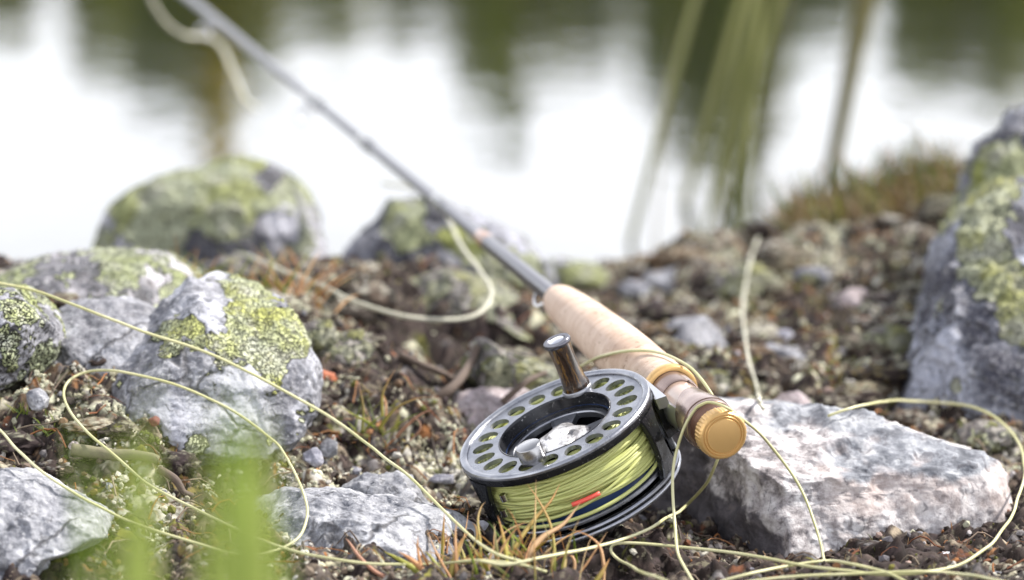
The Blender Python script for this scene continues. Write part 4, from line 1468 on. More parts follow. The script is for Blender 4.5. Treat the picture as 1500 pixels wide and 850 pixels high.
# foot: saddle block from the frame to the rod, long tapering foot plate under the seat hoods
g = Geo()
y0, y1 = SG * 46.0, SG * (abs(OFF) * 1000 - 8.2)
def wedge(xa, xb, ya_, yb_, za, zb, taper=0.8):
    V = []
    for y_, tp in ((ya_, 1.0), (yb_, taper)):
        xm, hw = (xa + xb) / 2, (xb - xa) / 2 * tp
        for x_ in (xm - hw, xm + hw):
            for z_ in (za, zb):
                V.append((x_, y_, z_))
    g.add(np.array(V) * MM, Q=[(0, 1, 3, 2), (4, 6, 7, 5), (0, 4, 5, 1), (2, 3, 7, 6), (0, 2, 6, 4), (1, 5, 7, 3)])
wedge(-13, 13, y0, y1, -12.5, -30, 0.8)
ft = g.obj('foot_block', M_BLK, reel, False)
g = Geo()
wedge(-15, 14, SG * 47.0, y1 - SG * 0.5, -7.5, -13.2, 1.15)
g.obj('foot_saddle', M_STEEL, reel, False)
g = Geo()
xx = np.linspace(-34, 34, 21)
rows = []
yr0 = abs(OFF) * 1000
for x in xx:
    t = 1 - abs(x) / 34
    h_ = 0.8 + 2.0 * min(1, t * 2)
    for ang in np.linspace(-0.72, 0.72, 9):
        for rr0 in (9.2, 9.2 + h_):
            rows.append((x, SG * (yr0 - rr0 * math.cos(ang)), -19.5 + rr0 * math.sin(ang)))
V = np.array(rows) * MM
Q = []
for k in range(20):
    b0, b1 = k * 18, (k + 1) * 18
    for i in range(8):
        Q += [(b0 + 2 * i, b0 + 2 * i + 2, b1 + 2 * i + 2, b1 + 2 * i), (b0 + 2 * i + 1, b1 + 2 * i + 1, b1 + 2 * i + 3, b0 + 2 * i + 3)]
    Q += [(b0, b1, b1 + 1, b0 + 1), (b0 + 16, b0 + 17, b1 + 17, b1 + 16)]
for b0 in (0, 20 * 18):
    for i in range(8):
        Q.append((b0 + 2 * i, b0 + 2 * i + 1, b0 + 2 * i + 3, b0 + 2 * i + 2))
g.add(V, Q=Q)
g.obj('foot_plate', M_STEEL, reel, True, 40)

# ------------------------------------------------------------------ the rod (origin on its axis beside the reel, x towards the tip)
rod = empty('fly_rod', None, 'slender grey fly rod with cork grip and gold butt cap slanting over the stones', 'fishing rod', rot=frame(A0, RX, RY, NZ))
sB = s_at(1061)
sC0, sC1 = s_at(979), s_at(813)


def rpart(name, prof, mat, seg=64, sharp=35, rfun=None, parent=None):
    """prof: (s mm, radius mm)"""
    return lathe_part(name, [(r, s) for s, r in prof], mat, parent or rod, seg, axis='X', sharp=sharp, rfun=rfun)


Lc = sC1 - sC0
prof = [(sC0 + 0.1, 9.0), (sC0 + 0.2, 12.6)]
for t in np.linspace(0.0, 1.0, 40):
    r = np.interp(t, [0, 0.05, 0.16, 0.3, 0.42, 0.55, 0.7, 0.82, 0.92, 0.97, 1.0], [13.0, 13.2, 13.6, 13.9, 13.8, 13.2, 12.3, 11.2, 9.9, 8.6, 5.6])
    prof.append((sC0 + 0.4 + t * (Lc - 0.4), r))
prof.append((sC1 + 0.2, 4.4))
cork = rpart('cork_grip', prof, M_CORK, 64, 60)
rpart('gold_ring', [(sC0 + 0.1, 9.5), (sC0 + 0.1, 13.4), (sC0 - 0.8, 13.9), (sC0 - 3.6, 13.9), (sC0 - 4.6, 13.4), (sC0 - 5.0, 12.4), (sC0 - 5.0, 11.4), (sC0 - 3.4, 10.2), (sC0 - 3.4, 8.8)], M_GOLD, 96)
rpart('reel_seat', [(sC0 - 3.0, 10.1), (sC0 - 12, 10.1), (sC0 - 14, 9.3), (sB + 6, 9.3)], M_BRONZE, 64)
rpart('seat_insert', [(sC0 - 12, 9.0), (sC0 - 14, 9.55), (sB + 26, 9.55), (sB + 22, 9.0)], simple('pale_burl_insert', (0.50, 0.36, 0.28), 0.3, noise=0.5, nscale=140, coat=0.6), 64)


def cyl_shell(s0, s1, r, hw, edge):
    """a metal hood over the foot, a shell cut away with a rounded mouth on the reel side"""


rpart('fixed_hood', [(sC0 - 3.2, 10.0), (sC0 - 3.2, 11.1), (sC0 - 14, 11.0), (sC0 - 17, 10.6), (sC0 - 17.5, 10.0), (sC0 - 17, 9.4)], M_SEAT, 64)
# sliding hood: flared cup with a long tongue towards the grip
sH0, sH1 = sB + 21, sB + 46
g = Geo()
ang = np.linspace(0, 2 * math.pi, 72, endpoint=False)
rowsS = []
tongue = -SG * 0.0
for u in np.linspace(0, 1, 14):
    row = []
    for a in ang:
        # angle 0 points away from the reel; the mouth opens on the reel side
        toward = math.cos(a)
        s_end = sH0 + 11 + 16 * (0.5 + 0.5 * toward) ** 1.4
        s = sH0 + (s_end - sH0) * u
        r = np.interp(s - sH0, [0, 2, 10, 18, 27], [12.9, 12.9, 12.3, 11.0, 10.2])
        row.append((s, r, a))
    rowsS.append(row)
def seatpt(s, r, a):
    # direction away from the reel and upward
    dy, dz = SG * math.cos(0.9), math.sin(0.9)
    ey, ez = -dz, dy
    return (s, r * (math.cos(a) * dy + math.sin(a) * ey), r * (math.cos(a) * dz + math.sin(a) * ez))
V = np.array([seatpt(*p_) for row in rowsS for p_ in row] + [seatpt(s, r - 1.0, a) for row in rowsS for (s, r, a) in row]) * MM
Nn = 14 * 72
Q = []
for k in range(13):
    for i in range(72):
        j = (i + 1) % 72
        Q.append((k * 72 + i, k * 72 + j, (k + 1) * 72 + j, (k + 1) * 72 + i))
        Q.append((Nn + k * 72 + i, Nn + (k + 1) * 72 + i, Nn + (k + 1) * 72 + j, Nn + k * 72 + j))
for i in range(72):
    j = (i + 1) % 72
    Q += [(i, Nn + i, Nn + j, j), (13 * 72 + i, 13 * 72 + j, Nn + 13 * 72 + j, Nn + 13 * 72 + i)]
g.add(V, Q=Q)
g.obj('sliding_hood', M_SEAT, rod, True, 40)
kn = lambda r, a, z: r * (1 + 0.012 * np.sign(np.sin(40 * a)))
rpart('locking_ring', [(sH0 + 0.5, 9.4), (sH0 + 0.2, 12.2), (sH0 - 0.6, 12.6), (sH0 - 3.2, 12.6), (sH0 - 4.0, 12.1), (sH0 - 4.2, 10.0)], M_SEAT, 96)
thr = []
s = sH0 - 4
while s > sB + 8:
    thr += [(s, 10.9), (s - 0.5, 10.9), (s - 0.75, 10.3), (s - 1.1, 10.3)]
    s -= 1.4
rpart('threaded_barrel', thr, M_BRONZE, 64, 30)
rpart('butt_cap', [(sB + 8.4, 10.0), (sB + 8.2, 11.5), (sB + 7.6, 11.9), (sB + 2.0, 11.9), (sB + 1.2, 11.5), (sB + 0.6, 11.0), (sB + 0.5, 10.2), (sB + 0.9, 9.9), (sB + 0.3, 9.5), (sB + 0.3, 8.9), (sB + 0.7, 8.6), (sB + 0.1, 8.2), (sB + 0.1, 7.8), (sB, 7.4), (sB, 0.0)],
      M_GOLD, 160, 25, rfun=lambda r, a, z: np.where((r > 11.6 * MM) & (z > sB * MM + 0.0015), r * (1 + 0.012 * np.sign(np.sin(40 * a))), r))
# blank
s_end = 2350.0
blank = [(sC1 - 4, 4.9), (sC1 + 30, 4.75), (s_at(712), 4.5), (s_at(705), 3.9), (s_at(640), 3.55), (s_at(540), 3.3), (s_at(440), 3.2), (s_at(300), 3.1), (1400, 2.6), (1900, 1.9), (s_end, 1.1), (s_end + 1, 0)]
rpart('blank', blank, M_BLANK, 32, 60)
rpart('thread_wrap', [(s_at(716), 4.55), (s_at(714), 4.75), (s_at(706), 4.4), (s_at(703), 3.9)], M_WRAP, 32, 50)
rpart('ferrule', [(s_at(548), 3.3), (s_at(545), 4.3), (s_at(532), 4.4), (s_at(528), 3.2)], M_DWRAP, 32, 50)
rpart('thread_wrap', [(s_at(475), 3.3), (s_at(473), 3.9), (s_at(452), 3.8), (s_at(449), 3.2)], M_DWRAP, 32, 50)
rpart('thread_wrap', [(s_at(655), 3.6), (s_at(652), 4.1), (s_at(640), 4.0), (s_at(637), 3.5)], M_DWRAP, 32, 50)


def guide(s0, R_, name='line_guide'):
    """ring on two wire legs, on the reel's side of the rod"""
    g = Geo()
    dn = np.array([0, -SG * 0.92, -0.39])
    c = np.array([s0, 0, 0]) + dn * (R_ + 7)
    e1 = np.array([0, dn[2], -dn[1]])
    a = np.linspace(0, 2 * math.pi, 28, endpoint=False)
    g.tube((c + R_ * (np.cos(a)[:, None] * dn + np.sin(a)[:, None] * e1)) * MM, 0.75 * MM, 8, closed=True)
    for sgn in (-1, 1):
        p0 = np.array([s0 + sgn * 20, 0, 0]) + dn * 3.4
        p1 = np.array([s0 + sgn * 12, 0, 0]) + dn * 4.2
        p2 = c + dn * 0 + e1 * R_ * sgn * 0.9
        g.tube(catmull([p0, p1, p2], 6) * MM, 0.6 * MM, 6)
    return g.obj(name, M_CHROME, rod)


guide(s_at(462), 6.5)
guide(s_at(315), 5.0)
guide(s_at(300) + 420, 4.0)
# hook keeper just ahead of the grip
g = Geo()
dn = np.array([0, -SG * 0.9, -0.43])
sk = s_at(805)
g.tube(catmull([np.array([sk + 14, 0, 0]) + dn * 4.6, np.array([sk + 8, 0, 0]) + dn * 9, np.array([sk + 1, 0, 0]) + dn * 9.5, np.array([sk - 3, 0, 0]) + dn * 6], 6) * MM, 0.9 * MM, 8)
g.obj('hook_keeper', M_CHROME, rod)

# ================================================================== LOOSE FLY LINE
line = empty('fly_line', P(700, 822, 1.8), 'pale yellow green fly line lying in loose loops over stones, rod butt and peat', 'fishing line')
LO = np.array(line.location)


def strand(pts3, r, mat, per=8, name='loop'):
    g = Geo()
    path = catmull(pts3, per) if per else pts3
    path = path + np.stack([fbm(path * 26 + 7 * i_, 2, 60 + i_) for i_ in range(3)], 1) * np.array([1, 0.6, 0.5]) * 0.0016
    g.tube(path - LO, r * 0.92, 8)
    return g.obj(name, mat, line)


strand(lay([(-40, 408), (0, 415), (60, 429), (120, 451), (215, 487), (300, 517), (350, 540), (420, 575), (480, 608), (540, 650), (600, 700), (650, 745), (690, 786), (725, 812), (770, 826)], 0.002, 8, 12), 0.00082, M_LINE2, 0)
strand(lay([(-40, 590), (0, 632), (50, 685), (110, 723), (150, 744), (188, 763), (247, 784), (313, 803), (362, 812), (405, 806), (435, 790), (449, 765), (450, 738), (432, 695), (398, 645), (340, 602), (260, 566), (190, 546), (140, 543), (106, 554), (94, 575), (103, 602), (127, 632), (165, 665), (215, 708), (265, 735), (320, 762), (371, 784), (420, 802), (468, 816), (538, 825), (620, 826), (698, 822), (760, 828), (800, 838)], 0.002, 9, 9), 0.00072, M_LINE2, 0)


def D3(pts):
    return [P(*p_) for p_ in pts]


dR = to_px(A0)[2]


def rod_d(px, up=0.0):
    w = A0 + RX * s_at(px) * MM
    return to_px(w)[2]


def on_rod(px, py, rad):
    """distance at which a line resting on the rod (radius rad mm) shows at that place"""
    rr = ray(px, py)
    a = rr - RX * (rr @ RX)
    b = (CAM - A0) - RX * ((CAM - A0) @ RX)
    qa, qb, qc = a @ a, 2 * a @ b, b @ b - (rad * MM) ** 2
    disc = qb * qb - 4 * qa * qc
    return float((-qb - math.sqrt(max(disc, 0))) / (2 * qa))


# over the grip, behind the seat, down and forward under the reel
pD = D3([(846, 539, on_rod(850, 535, 15.5)), (862, 530, on_rod(862, 530, 15.5)), (880, 522, on_rod(880, 522, 15.4)), (905, 516, on_rod(905, 516, 15.4)), (930, 513, on_rod(930, 513, 15.3)), (955, 514, on_rod(955, 514, 15.0)), (980, 522, on_rod(980, 522, 15.0)), (1012, 542, on_rod(1012, 542, 15)), (1036, 570, rod_d(1030) + 0.012), (1052, 600, rod_d(1045) + 0.025), (1056, 640, rod_d(1050) + 0.035),
         (1050, 675, rod_d(1050) + 0.03), (1036, 705, 1.86)])
low = lay([(1015, 731), (985, 755), (930, 784), (860, 804), (790, 818), (740, 828), (700, 822)], 0.004, 4, 4)
strand(np.vstack([np.array(pD), low[1:]]), 0.00085, M_LINE2, 5)
# draped over the seat just in front of the hood
sD = rod_d(1035)
pE = D3([(1040, 880, 1.73), (1015, 850, 1.745), (997, 817, 1.765), (988, 772, 1.79), (985, 720, 1.80), (989, 672, sD - 0.012), (999, 632, sD - 0.013), (1015, 603, on_rod(1015, 603, 13.8)), (1026, 594, on_rod(1026, 594, 13.8)), (1040, 590, on_rod(1040, 590, 13.8)), (1064, 597, on_rod(1064, 597, 13.8)), (1092, 617, sD - 0.002), (1130, 656, 1.84), (1165, 702, 1.84), (1190, 752, 1.83), (1205, 802, 1.81), (1211, 838, 1.765), (1214, 880, 1.735)])
strand(pE, 0.00078, M_LINE2, 8)
strand(lay([(1030, 872), (975, 852), (933, 835), (907, 818), (898, 805), (904, 797), (930, 795), (992, 800), (1100, 813), (1166, 826), (1204, 831), (1250, 836), (1290, 841), (1344, 841), (1374, 835), (1411, 824), (1444, 803), (1470, 772), (1486, 744), (1500, 705), (1503, 680), (1490, 645), (1460, 614), (1420, 596), (1360, 588), (1300, 588), (1250, 598), (1215, 610)], 0.0025, 8, 9), 0.0008, M_LINE2, 0)
strand(lay([(1040, 860), (1150, 846), (1243, 840), (1309, 838), (1383, 840), (1442, 847), (1500, 862)], 0.004, 8, 7), 0.00078, M_LINE2, 0)
strand(lay([(1040, 858), (1063, 850), (1110, 838), (1168, 827), (1213, 821), (1243, 824), (1278, 832), (1304, 840), (1330, 854), (1350, 870)], 0.003, 8, 7), 0.00078, M_LINE2, 0)
tip = empty('shooting_line', P(700, 430, 2.2), 'thick cream line falling in an open bend from the rod onto the stones', 'fishing line')
LO = np.array(tip.location)
line_keep = line
line = tip
strand(D3([(560, 268, 2.45), (600, 274, 2.42), (634, 288, 2.36), (655, 318, 2.30), (680, 368, 2.24), (708, 402, 2.2), (721, 432, 2.17), (706, 457, 2.15), (664, 467, 2.14), (590, 462, 2.13), (520, 441, 2.14), (460, 415, 2.17), (405, 392, 2.2), (370, 378, 2.26), (345, 372, 2.32)]), 0.00135, M_LINE3, 8)
def over(pts):
    q = catmull(np.array(pts), 3)
    return [P(a, b, min(c, min(hit(a + dx, b) for dx in (-8, 0, 8)) - 0.022)) for a, b, c in q]


hang = empty('hanging_line', P(1100, 500, 2.2), 'pale line hanging down the mossy slope right of the cork grip', 'fishing line')
LO = np.array(hang.location)
line = hang
strand(over([(1108, 350, 2.42), (1098, 385, 2.38), (1090, 430, 2.30), (1090, 480, 2.22), (1099, 530, 2.14), (1106, 556, 2.12), (1111, 578, 2.07), (1118, 600, 2.04)]), 0.0010, M_LINE3, 8)
top = empty('guide_line', P(300, 50, 2.8), 'blurred pale line looping off the rod in the upper left corner', 'fishing line')
LO = np.array(top.location)
line = top
strand(D3([(205, -60, 2.75), (222, 0, 2.78), (242, 32, 2.8), (272, 52, 2.82), (305, 56, 2.84), (328, 74, 2.84), (345, 118, 2.8), (358, 146, 2.76), (376, 160, 2.72)]), 0.0018, M_LINE3, 8)

# ================================================================== GRASS
M_GRASS = simple('grass_blade', (0.2, 0.25, 0.05), 0.55, tint=True, noise=0.12, nscale=500, trans=0.35)


def blade(base, direction, length, width, bend, c0, c1, twist=0.0, segs=9, kink=None):
    """V folded leaf; returns verts, quads, tints"""
    d = np.asarray(direction, float)
    d /= np.linalg.norm(d)
    side = np.cross(d, (0, 0, 1.0))
    if np.linalg.norm(side) < 0.05:
        side = np.array([1.0, 0, 0])
    side /= np.linalg.norm(side)
    side = side * math.cos(twist) + np.cross(d, side) * math.sin(twist)
    p = np.asarray(base, float).copy()
    V, C = [], []
    st = length / segs
    bv = np.asarray(bend, float)
    for k in range(segs + 1):
        t = k / segs
        w = width * (min(1, 0.55 + t * 1.6) if t < 0.3 else 1) * (1 - t ** 2.2) + width * 0.03
        nrm_ = np.cross(side, d)
        V += [p - side * w / 2, p + nrm_ * w * 0.22, p + side * w / 2, p - nrm_ * w * 0.06]
        c = np.asarray(c0) * (1 - t) + np.asarray(c1) * t
        C += [c] * 4
        d = d + bv * st / length * (0.4 + 1.2 * t)
        if kink is not None and k == kink[0]:
            d = d + np.asarray(kink[1])
        d /= np.linalg.norm(d)
        side = side - d * (side @ d)
        side /= np.linalg.norm(side)
        p = p + d * st
    Q = []
    for k in range(segs):
        a, b = 4 * k, 4 * k + 4
        for i in range(4):
            j = (i + 1) % 4
            Q.append((a + i, a + j, b + j, b + i))
    return np.array(V), Q, np.array(C)


GREEN = [(.18, .27, .03), (.30, .36, .04), (.12, .19, .04), (.42, .44, .06)]
DRY = [(.60, .30, .11), (.68, .42, .20), (.52, .23, .08), (.74, .54, .30)]
STRAW = [(.60, .52, .28), (.55, .44, .22)]


def land(px, py):
    """distance of the bare ground at a place, looking past any stone"""
    gd = 1.9
    for _ in range(90):
        q_ = P(px, py, gd)
        gd = min(max(gd + (q_[2] - float(ground_z(q_[0], q_[1])[0])) * 2.0, 1.6), 2.6)
    return gd


def tuft(label, px, py, spec, d=None, spread=0.006, name='grass_tuft', seed=1, origin=None):
    """spec: list of (n, length range, width range, lean range, colour base choices, tip choices, bend strength)"""
    rg = random.Random(seed)
    if origin is None:
        d = d or land(px, py)
        o = P(px, py, d)
        o[2] = float(ground_z(o[0], o[1])[0])
    else:
        o = np.asarray(origin, float)
    root = empty(name, tuple(o), label, 'grass')
    for (cnt, lr, wr, lean, cb, ct, bs) in spec:
        for _ in range(cnt):
            az = rg.uniform(0, 2 * math.pi)
            le = rg.uniform(*lean)
            dr = np.array([math.cos(az) * math.sin(le), math.sin(az) * math.sin(le), math.cos(le)])
            bs_ = rg.uniform(0.3, 1) * bs
            bend = np.array([math.cos(az), math.sin(az), -0.75]) * bs_ + np.array([rg.gauss(0, .25), rg.gauss(0, .25), 0]) * bs
            off = np.array([rg.gauss(0, spread), rg.gauss(0, spread), 0])
            off[2] = float(ground_z(o[0] + off[0], o[1] + off[1])[0]) - o[2] - 0.001 if origin is None else 0
            off[2] = max(-0.006, min(0.004, off[2]))
            V, Q, C = blade(off, dr, rg.uniform(*lr), rg.uniform(*wr), bend, rg.choice(cb), rg.choice(ct), rg.uniform(-1.5, 1.5))
            g = Geo()
            g.add(V, Q=Q, tint=C)
            g.obj('blade', M_GRASS, root)
    return root


def blade_px(root, pts, w, c0, c1, seedt=0.0):
    """a blade whose midrib follows picked points (px, py, distance)"""
    path = catmull(np.array([P(*p_) for p_ in pts]), 5) - np.array(root.location)
    n_ = len(path)
    T = np.gradient(path, axis=0)
    T /= np.linalg.norm(T, axis=1, keepdims=True)
    V, C = [], []
    side0 = AR * math.cos(seedt) + AF * math.sin(seedt)
    for k in range(n_):
        t = k / (n_ - 1)
        s_ = side0 - T[k] * (side0 @ T[k])
        if np.linalg.norm(s_) < 0.1:
            s_ = AU - T[k] * (AU @ T[k])
        s_ /= np.linalg.norm(s_)
        nn = np.cross(s_, T[k])
        ww = w * (1 - t ** 2.0) + w * 0.04
        V += [path[k] - s_ * ww / 2, path[k] + nn * ww * .25, path[k] + s_ * ww / 2, path[k] - nn * ww * .05]
        C += [np.asarray(c0) * (1 - t) + np.asarray(c1) * t] * 4
    Q = []
    for k in range(n_ - 1):
        a, b = 4 * k, 4 * k + 4
        for i in range(4):
            j = (i + 1) % 4
            Q.append((a + i, a + j, b + j, b + i))
    g = Geo()
    g.add(np.array(V), Q=Q, tint=np.array(C))
    g.obj('blade', M_GRASS, root)


# the sharp tuft in front of the reel
ft = tuft('tuft of orange dry and green grass in front of the reel at the bottom edge', 740, 858,
          [(26, (0.012, 0.030), (0.0011, 0.0021), (0.1, 0.9), GREEN, STRAW + DRY, 0.5), (26, (0.014, 0.034), (0.0007, 0.0014), (0.2, 1.1), DRY + STRAW, DRY, 0.8), (10, (0.014, 0.03), (0.0012, 0.0018), (0.1, 0.7), GREEN, GREEN, 0.3)], d=1.752, spread=0.016, seed=4)
G1, G2, D1, D2 = (.30, .33, .05), (.42, .40, .08), (.58, .30, .13), (.66, .44, .24)
for pts, w, a, b in [
    ([(775, 848, 1.75), (781, 800, 1.757), (784, 750, 1.765), (785, 703, 1.772)], .0016, G2, D2),
    ([(728, 855, 1.745), (752, 805, 1.755), (782, 762, 1.765), (806, 735, 1.77), (820, 709, 1.775)], .0026, G2, D1),
    ([(762, 850, 1.75), (775, 812, 1.75), (795, 787, 1.755), (825, 768, 1.76), (850, 737, 1.765)], .0042, D2, D2),
    ([(812, 856, 1.745), (812, 805, 1.752), (806, 768, 1.76), (790, 735, 1.765), (773, 710, 1.77)], .0016, G1, D1),
    ([(703, 850, 1.75), (704, 800, 1.752), (700, 765, 1.756), (704, 745, 1.76), (711, 735, 1.762)], .0013, G2, D2),
    ([(682, 850, 1.75), (690, 810, 1.752), (698, 790, 1.754), (697, 772, 1.756), (692, 766, 1.758)], .0013, G1, D1),
    ([(715, 850, 1.745), (718, 815, 1.748), (735, 785, 1.752), (757, 770, 1.756), (776, 765, 1.758)], .0012, D2, D2),
    ([(884, 852, 1.745), (884, 825, 1.747), (878, 800, 1.75), (860, 784, 1.753), (830, 774, 1.757)], .0016, D2, D1),
    ([(842, 848, 1.745), (860, 825, 1.748), (876, 800, 1.751), (890, 778, 1.754)], .0012, D1, D2),
    ([(870, 856, 1.742), (882, 838, 1.744), (893, 818, 1.747)], .0026, G2, D1),
    ([(818, 856, 1.742), (826, 830, 1.745), (831, 797, 1.75)], .0028, G1, D2),
    ([(838, 852, 1.744), (842, 826, 1.746), (835, 814, 1.748), (815, 820, 1.75), (798, 845, 1.752)], .0014, D2, D1),
    ([(655, 862, 1.74), (664, 828, 1.744), (672, 800, 1.748), (686, 780, 1.75)], .0034, G2, D1),
    ([(640, 868, 1.74), (612, 838, 1.742), (582, 818, 1.744), (562, 808, 1.746)], .0030, G1, G2),
    ([(640, 866, 1.738), (622, 838, 1.74), (600, 818, 1.742), (583, 808, 1.745)], .0032, D1, D1),
    ([(665, 866, 1.738), (646, 838, 1.74), (630, 815, 1.742), (622, 808, 1.745)], .0022, G1, G2),
    ([(668, 860, 1.738), (648, 826, 1.742), (635, 800, 1.746), (625, 775, 1.75)], .0012, D1, D2),
    ([(635, 862, 1.74), (618, 832, 1.743), (612, 805, 1.747), (612, 785, 1.75)], .0018, D1, D1),
    ([(670, 858, 1.74), (668, 815, 1.744), (667, 785, 1.748), (669, 762, 1.75)], .0018, D1, D2),
    ([(735, 858, 1.742), (746, 825, 1.746), (742, 800, 1.75), (748, 785, 1.752)], .0024, G1, G2),
]:
    blade_px(ft, pts, w, a, b)
fb = empty('dry_grass', tuple(P(600, 850, 1.74)), 'single reddish dry grass blade leaning against the long flat whitish rock', 'grass')
blade_px(fb, [(585, 856, 1.74), (550, 838, 1.742), (526, 815, 1.745), (512, 795, 1.75), (506, 788, 1.755)], .0020, (.45, .22, .14), (.55, .32, .22))

# the middle tuft with arching red-brown leaves
dm = hit(545, 640)
mt = tuft('small green tuft with arching red brown leaves in the middle of the peat', 545, 640,
          [(22, (0.008, 0.022), (0.0007, 0.0013), (0.1, 0.9), GREEN, GREEN, 0.5), (10, (0.008, 0.024), (0.0006, 0.001), (0.5, 1.2), DRY, DRY, 0.8)], d=dm, spread=0.006, seed=9)
for pts, w, a, b in [
    ([(556, 628, dm), (580, 598, dm - .005), (615, 583, dm - .01), (643, 583, dm - .012)], .0016, G2, (.55, .33, .22)),
    ([(560, 610, dm), (560, 580, dm - .003), (568, 560, dm - .006), (580, 540, dm - .01)], .0014, G2, (.55, .33, .20)),
    ([(530, 640, dm), (532, 600, dm - .003), (528, 575, dm - .006), (523, 555, dm - .01)], .0014, G1, (.45, .25, .20)),
    ([(580, 640, dm), (600, 620, dm - .005), (618, 606, dm - .01), (634, 600, dm - .012)], .0018, (.5, .3, .2), (.60, .36, .26)),
    ([(540, 640, dm), (515, 632, dm - .01), (495, 620, dm - .012), (478, 590, dm - .01)], .0010, (.5, .3, .16), (.55, .35, .2)),
    ([(600, 645, dm), (615, 630, dm - .004), (612, 615, dm - .006), (590, 612, dm - .008)], .0010, (.5, .3, .2), (.60, .4, .3)),
]:
    blade_px(mt, pts, w, a, b)
tuft('small bright green tuft on the litter at the left edge of the photo', 28, 620, [(14, (0.004, 0.012), (0.0006, 0.001), (0.1, 1.0), GREEN, GREEN, 0.4)], spread=0.003, seed=12)
tuft('small green tuft just left of the thick olive twig', 66, 632, [(16, (0.005, 0.014), (0.0006, 0.001), (0.1, 1.1), GREEN, GREEN, 0.4)], spread=0.005, seed=13)
tuft('bright green and rust coloured tuft behind the pointed lichened rock', 432, 452, [(26, (0.018, 0.042), (0.0009, 0.0018), (0.1, 0.9), GREEN, GREEN + DRY, 0.6), (30, (0.016, 0.038), (0.0009, 0.0018), (0.2, 1.1), DRY, DRY, 0.7)], d=2.12, spread=0.012, seed=14)
tuft('short green tuft between the flat streaked rock and the pointed rock', 288, 418, [(30, (0.016, 0.036), (0.0009, 0.0016), (0.1, 0.9), GREEN, GREEN + DRY, 0.6), (12, (0.01, 0.024), (0.0009, 0.0014), (0.2, 1.1), DRY, DRY, 0.7)], d=2.12, spread=0.010, seed=15)
tuft('rusty grass tuft at the foot of the big lichened boulder', 360, 410, [(28, (0.012, 0.028), (0.0009, 0.0016), (0.2, 1.1), DRY, DRY + GREEN, 0.6)], d=2.25, spread=0.014, seed=16)

MD = [(.40, .22, .10), (.46, .33, .20), (.32, .24, .16), (.50, .40, .24)]
# grass along the top of the right hand mound: too many fine blades to count
g = Geo()
rg = random.Random(3)
for _ in range(1900):
    px_ = rg.uniform(1150, 1430)
    x = (px_ - 750) * KP * rg.uniform(2.36, 2.5)
    y = rg.uniform(2.39, 2.53)
    z = float(ground_z(x, y)[0])
    az, le = rg.uniform(0, 6.28), rg.uniform(0.05, 0.9)
    dr = np.array([math.cos(az) * math.sin(le), math.sin(az) * math.sin(le), math.cos(le)])
    cb, ct = (rg.choice(GREEN), rg.choice(GREEN + DRY)) if rg.random() < 0.42 else (rg.choice(MD), rg.choice(MD))
    V, Q, C = blade((x, y, z - 0.001), dr, rg.uniform(0.008, 0.028) * (1.7 if rg.random() < 0.15 else 1), rg.uniform(0.0007, 0.0015), np.array([math.cos(az), math.sin(az), -0.6]) * rg.uniform(0.1, 0.9), np.array(cb) * .8, np.array(ct) * .8, rg.uniform(-1.5, 1.5), 5)
    g.add(V, Q=Q, tint=C)
for _ in range(260):
    px_ = rg.uniform(1160, 1420)
    x = (px_ - 750) * KP * 2.45
    y = rg.uniform(2.43, 2.52)
    z = float(ground_z(x, y)[0])
    az, le = rg.uniform(0, 6.28), rg.uniform(0.0, 0.5)
    dr = np.array([math.cos(az) * math.sin(le), math.sin(az) * math.sin(le), math.cos(le)])
    gc = rg.choice([(.07, .12, .03), (.12, .17, .03), (.10, .15, .06), (.30, .18, .06)])
    V, Q, C = blade((x, y, z - 0.001), dr, rg.uniform(0.02, 0.045), rg.uniform(0.0012, 0.0022), np.array([math.cos(az), math.sin(az), -0.6]) * rg.uniform(0.1, 0.6), gc, gc, rg.uniform(-1.5, 1.5), 5)
    g.add(V, Q=Q, tint=C)
tag(g.obj('mound_grass', M_GRASS), 'short rust and green grass covering the crest of the mound at the right', 'grass', kind='stuff')
# fine moss and stubble in the rest
g = Geo()
for _ in range(1500):
    x, y = rg.uniform(-0.3, 0.3), 1.7 + 0.75 * rg.random()
    z = float(ground_z(x, y)[0])
    az, le = rg.uniform(0, 6.28), rg.uniform(0.1, 1.2)
    dr = np.array([math.cos(az) * math.sin(le), math.sin(az) * math.sin(le), math.cos(le)])
    cb = rg.choice(DRY + STRAW + [(.12, .14, .03)] * 3)
    V, Q, C = blade((x, y, z - 0.0005), dr, rg.uniform(0.002, 0.007), rg.uniform(0.0003, 0.0007), np.array([math.cos(az), math.sin(az), -0.6]) * rg.uniform(0.1, 0.9), np.array(cb) * .6, np.array(cb) * .8, rg.uniform(-1.5, 1.5), 3)
    g.add(V, Q=Q, tint=C)
hp_ = np.stack([rng.uniform(-0.32, 0.34, 9000), rng.uniform(1.95, 2.5, 9000), np.zeros(9000)], 1)
hn_ = fbm(hp_ * 26, 3, 91)
hm_ = fbm(hp_ * 40, 2, 97)
dk_ = zones(hp_[:, 0], hp_[:, 1])[1]
sel_ = np.where((hn_ + 0.25 * (hp_[:, 0] > 0.08) > 0.02) & (dk_ < 0.4))[0][:5200]
hz_ = ground_z(hp_[:, 0], hp_[:, 1])
MOSS = [(.16, .15, .04), (.11, .12, .03), (.20, .17, .05)]
HEATH = [(.22, .13, .07), (.30, .17, .07), (.17, .11, .07)]
CREAM = [(.44, .42, .27), (.38, .36, .22), (.48, .46, .33)]
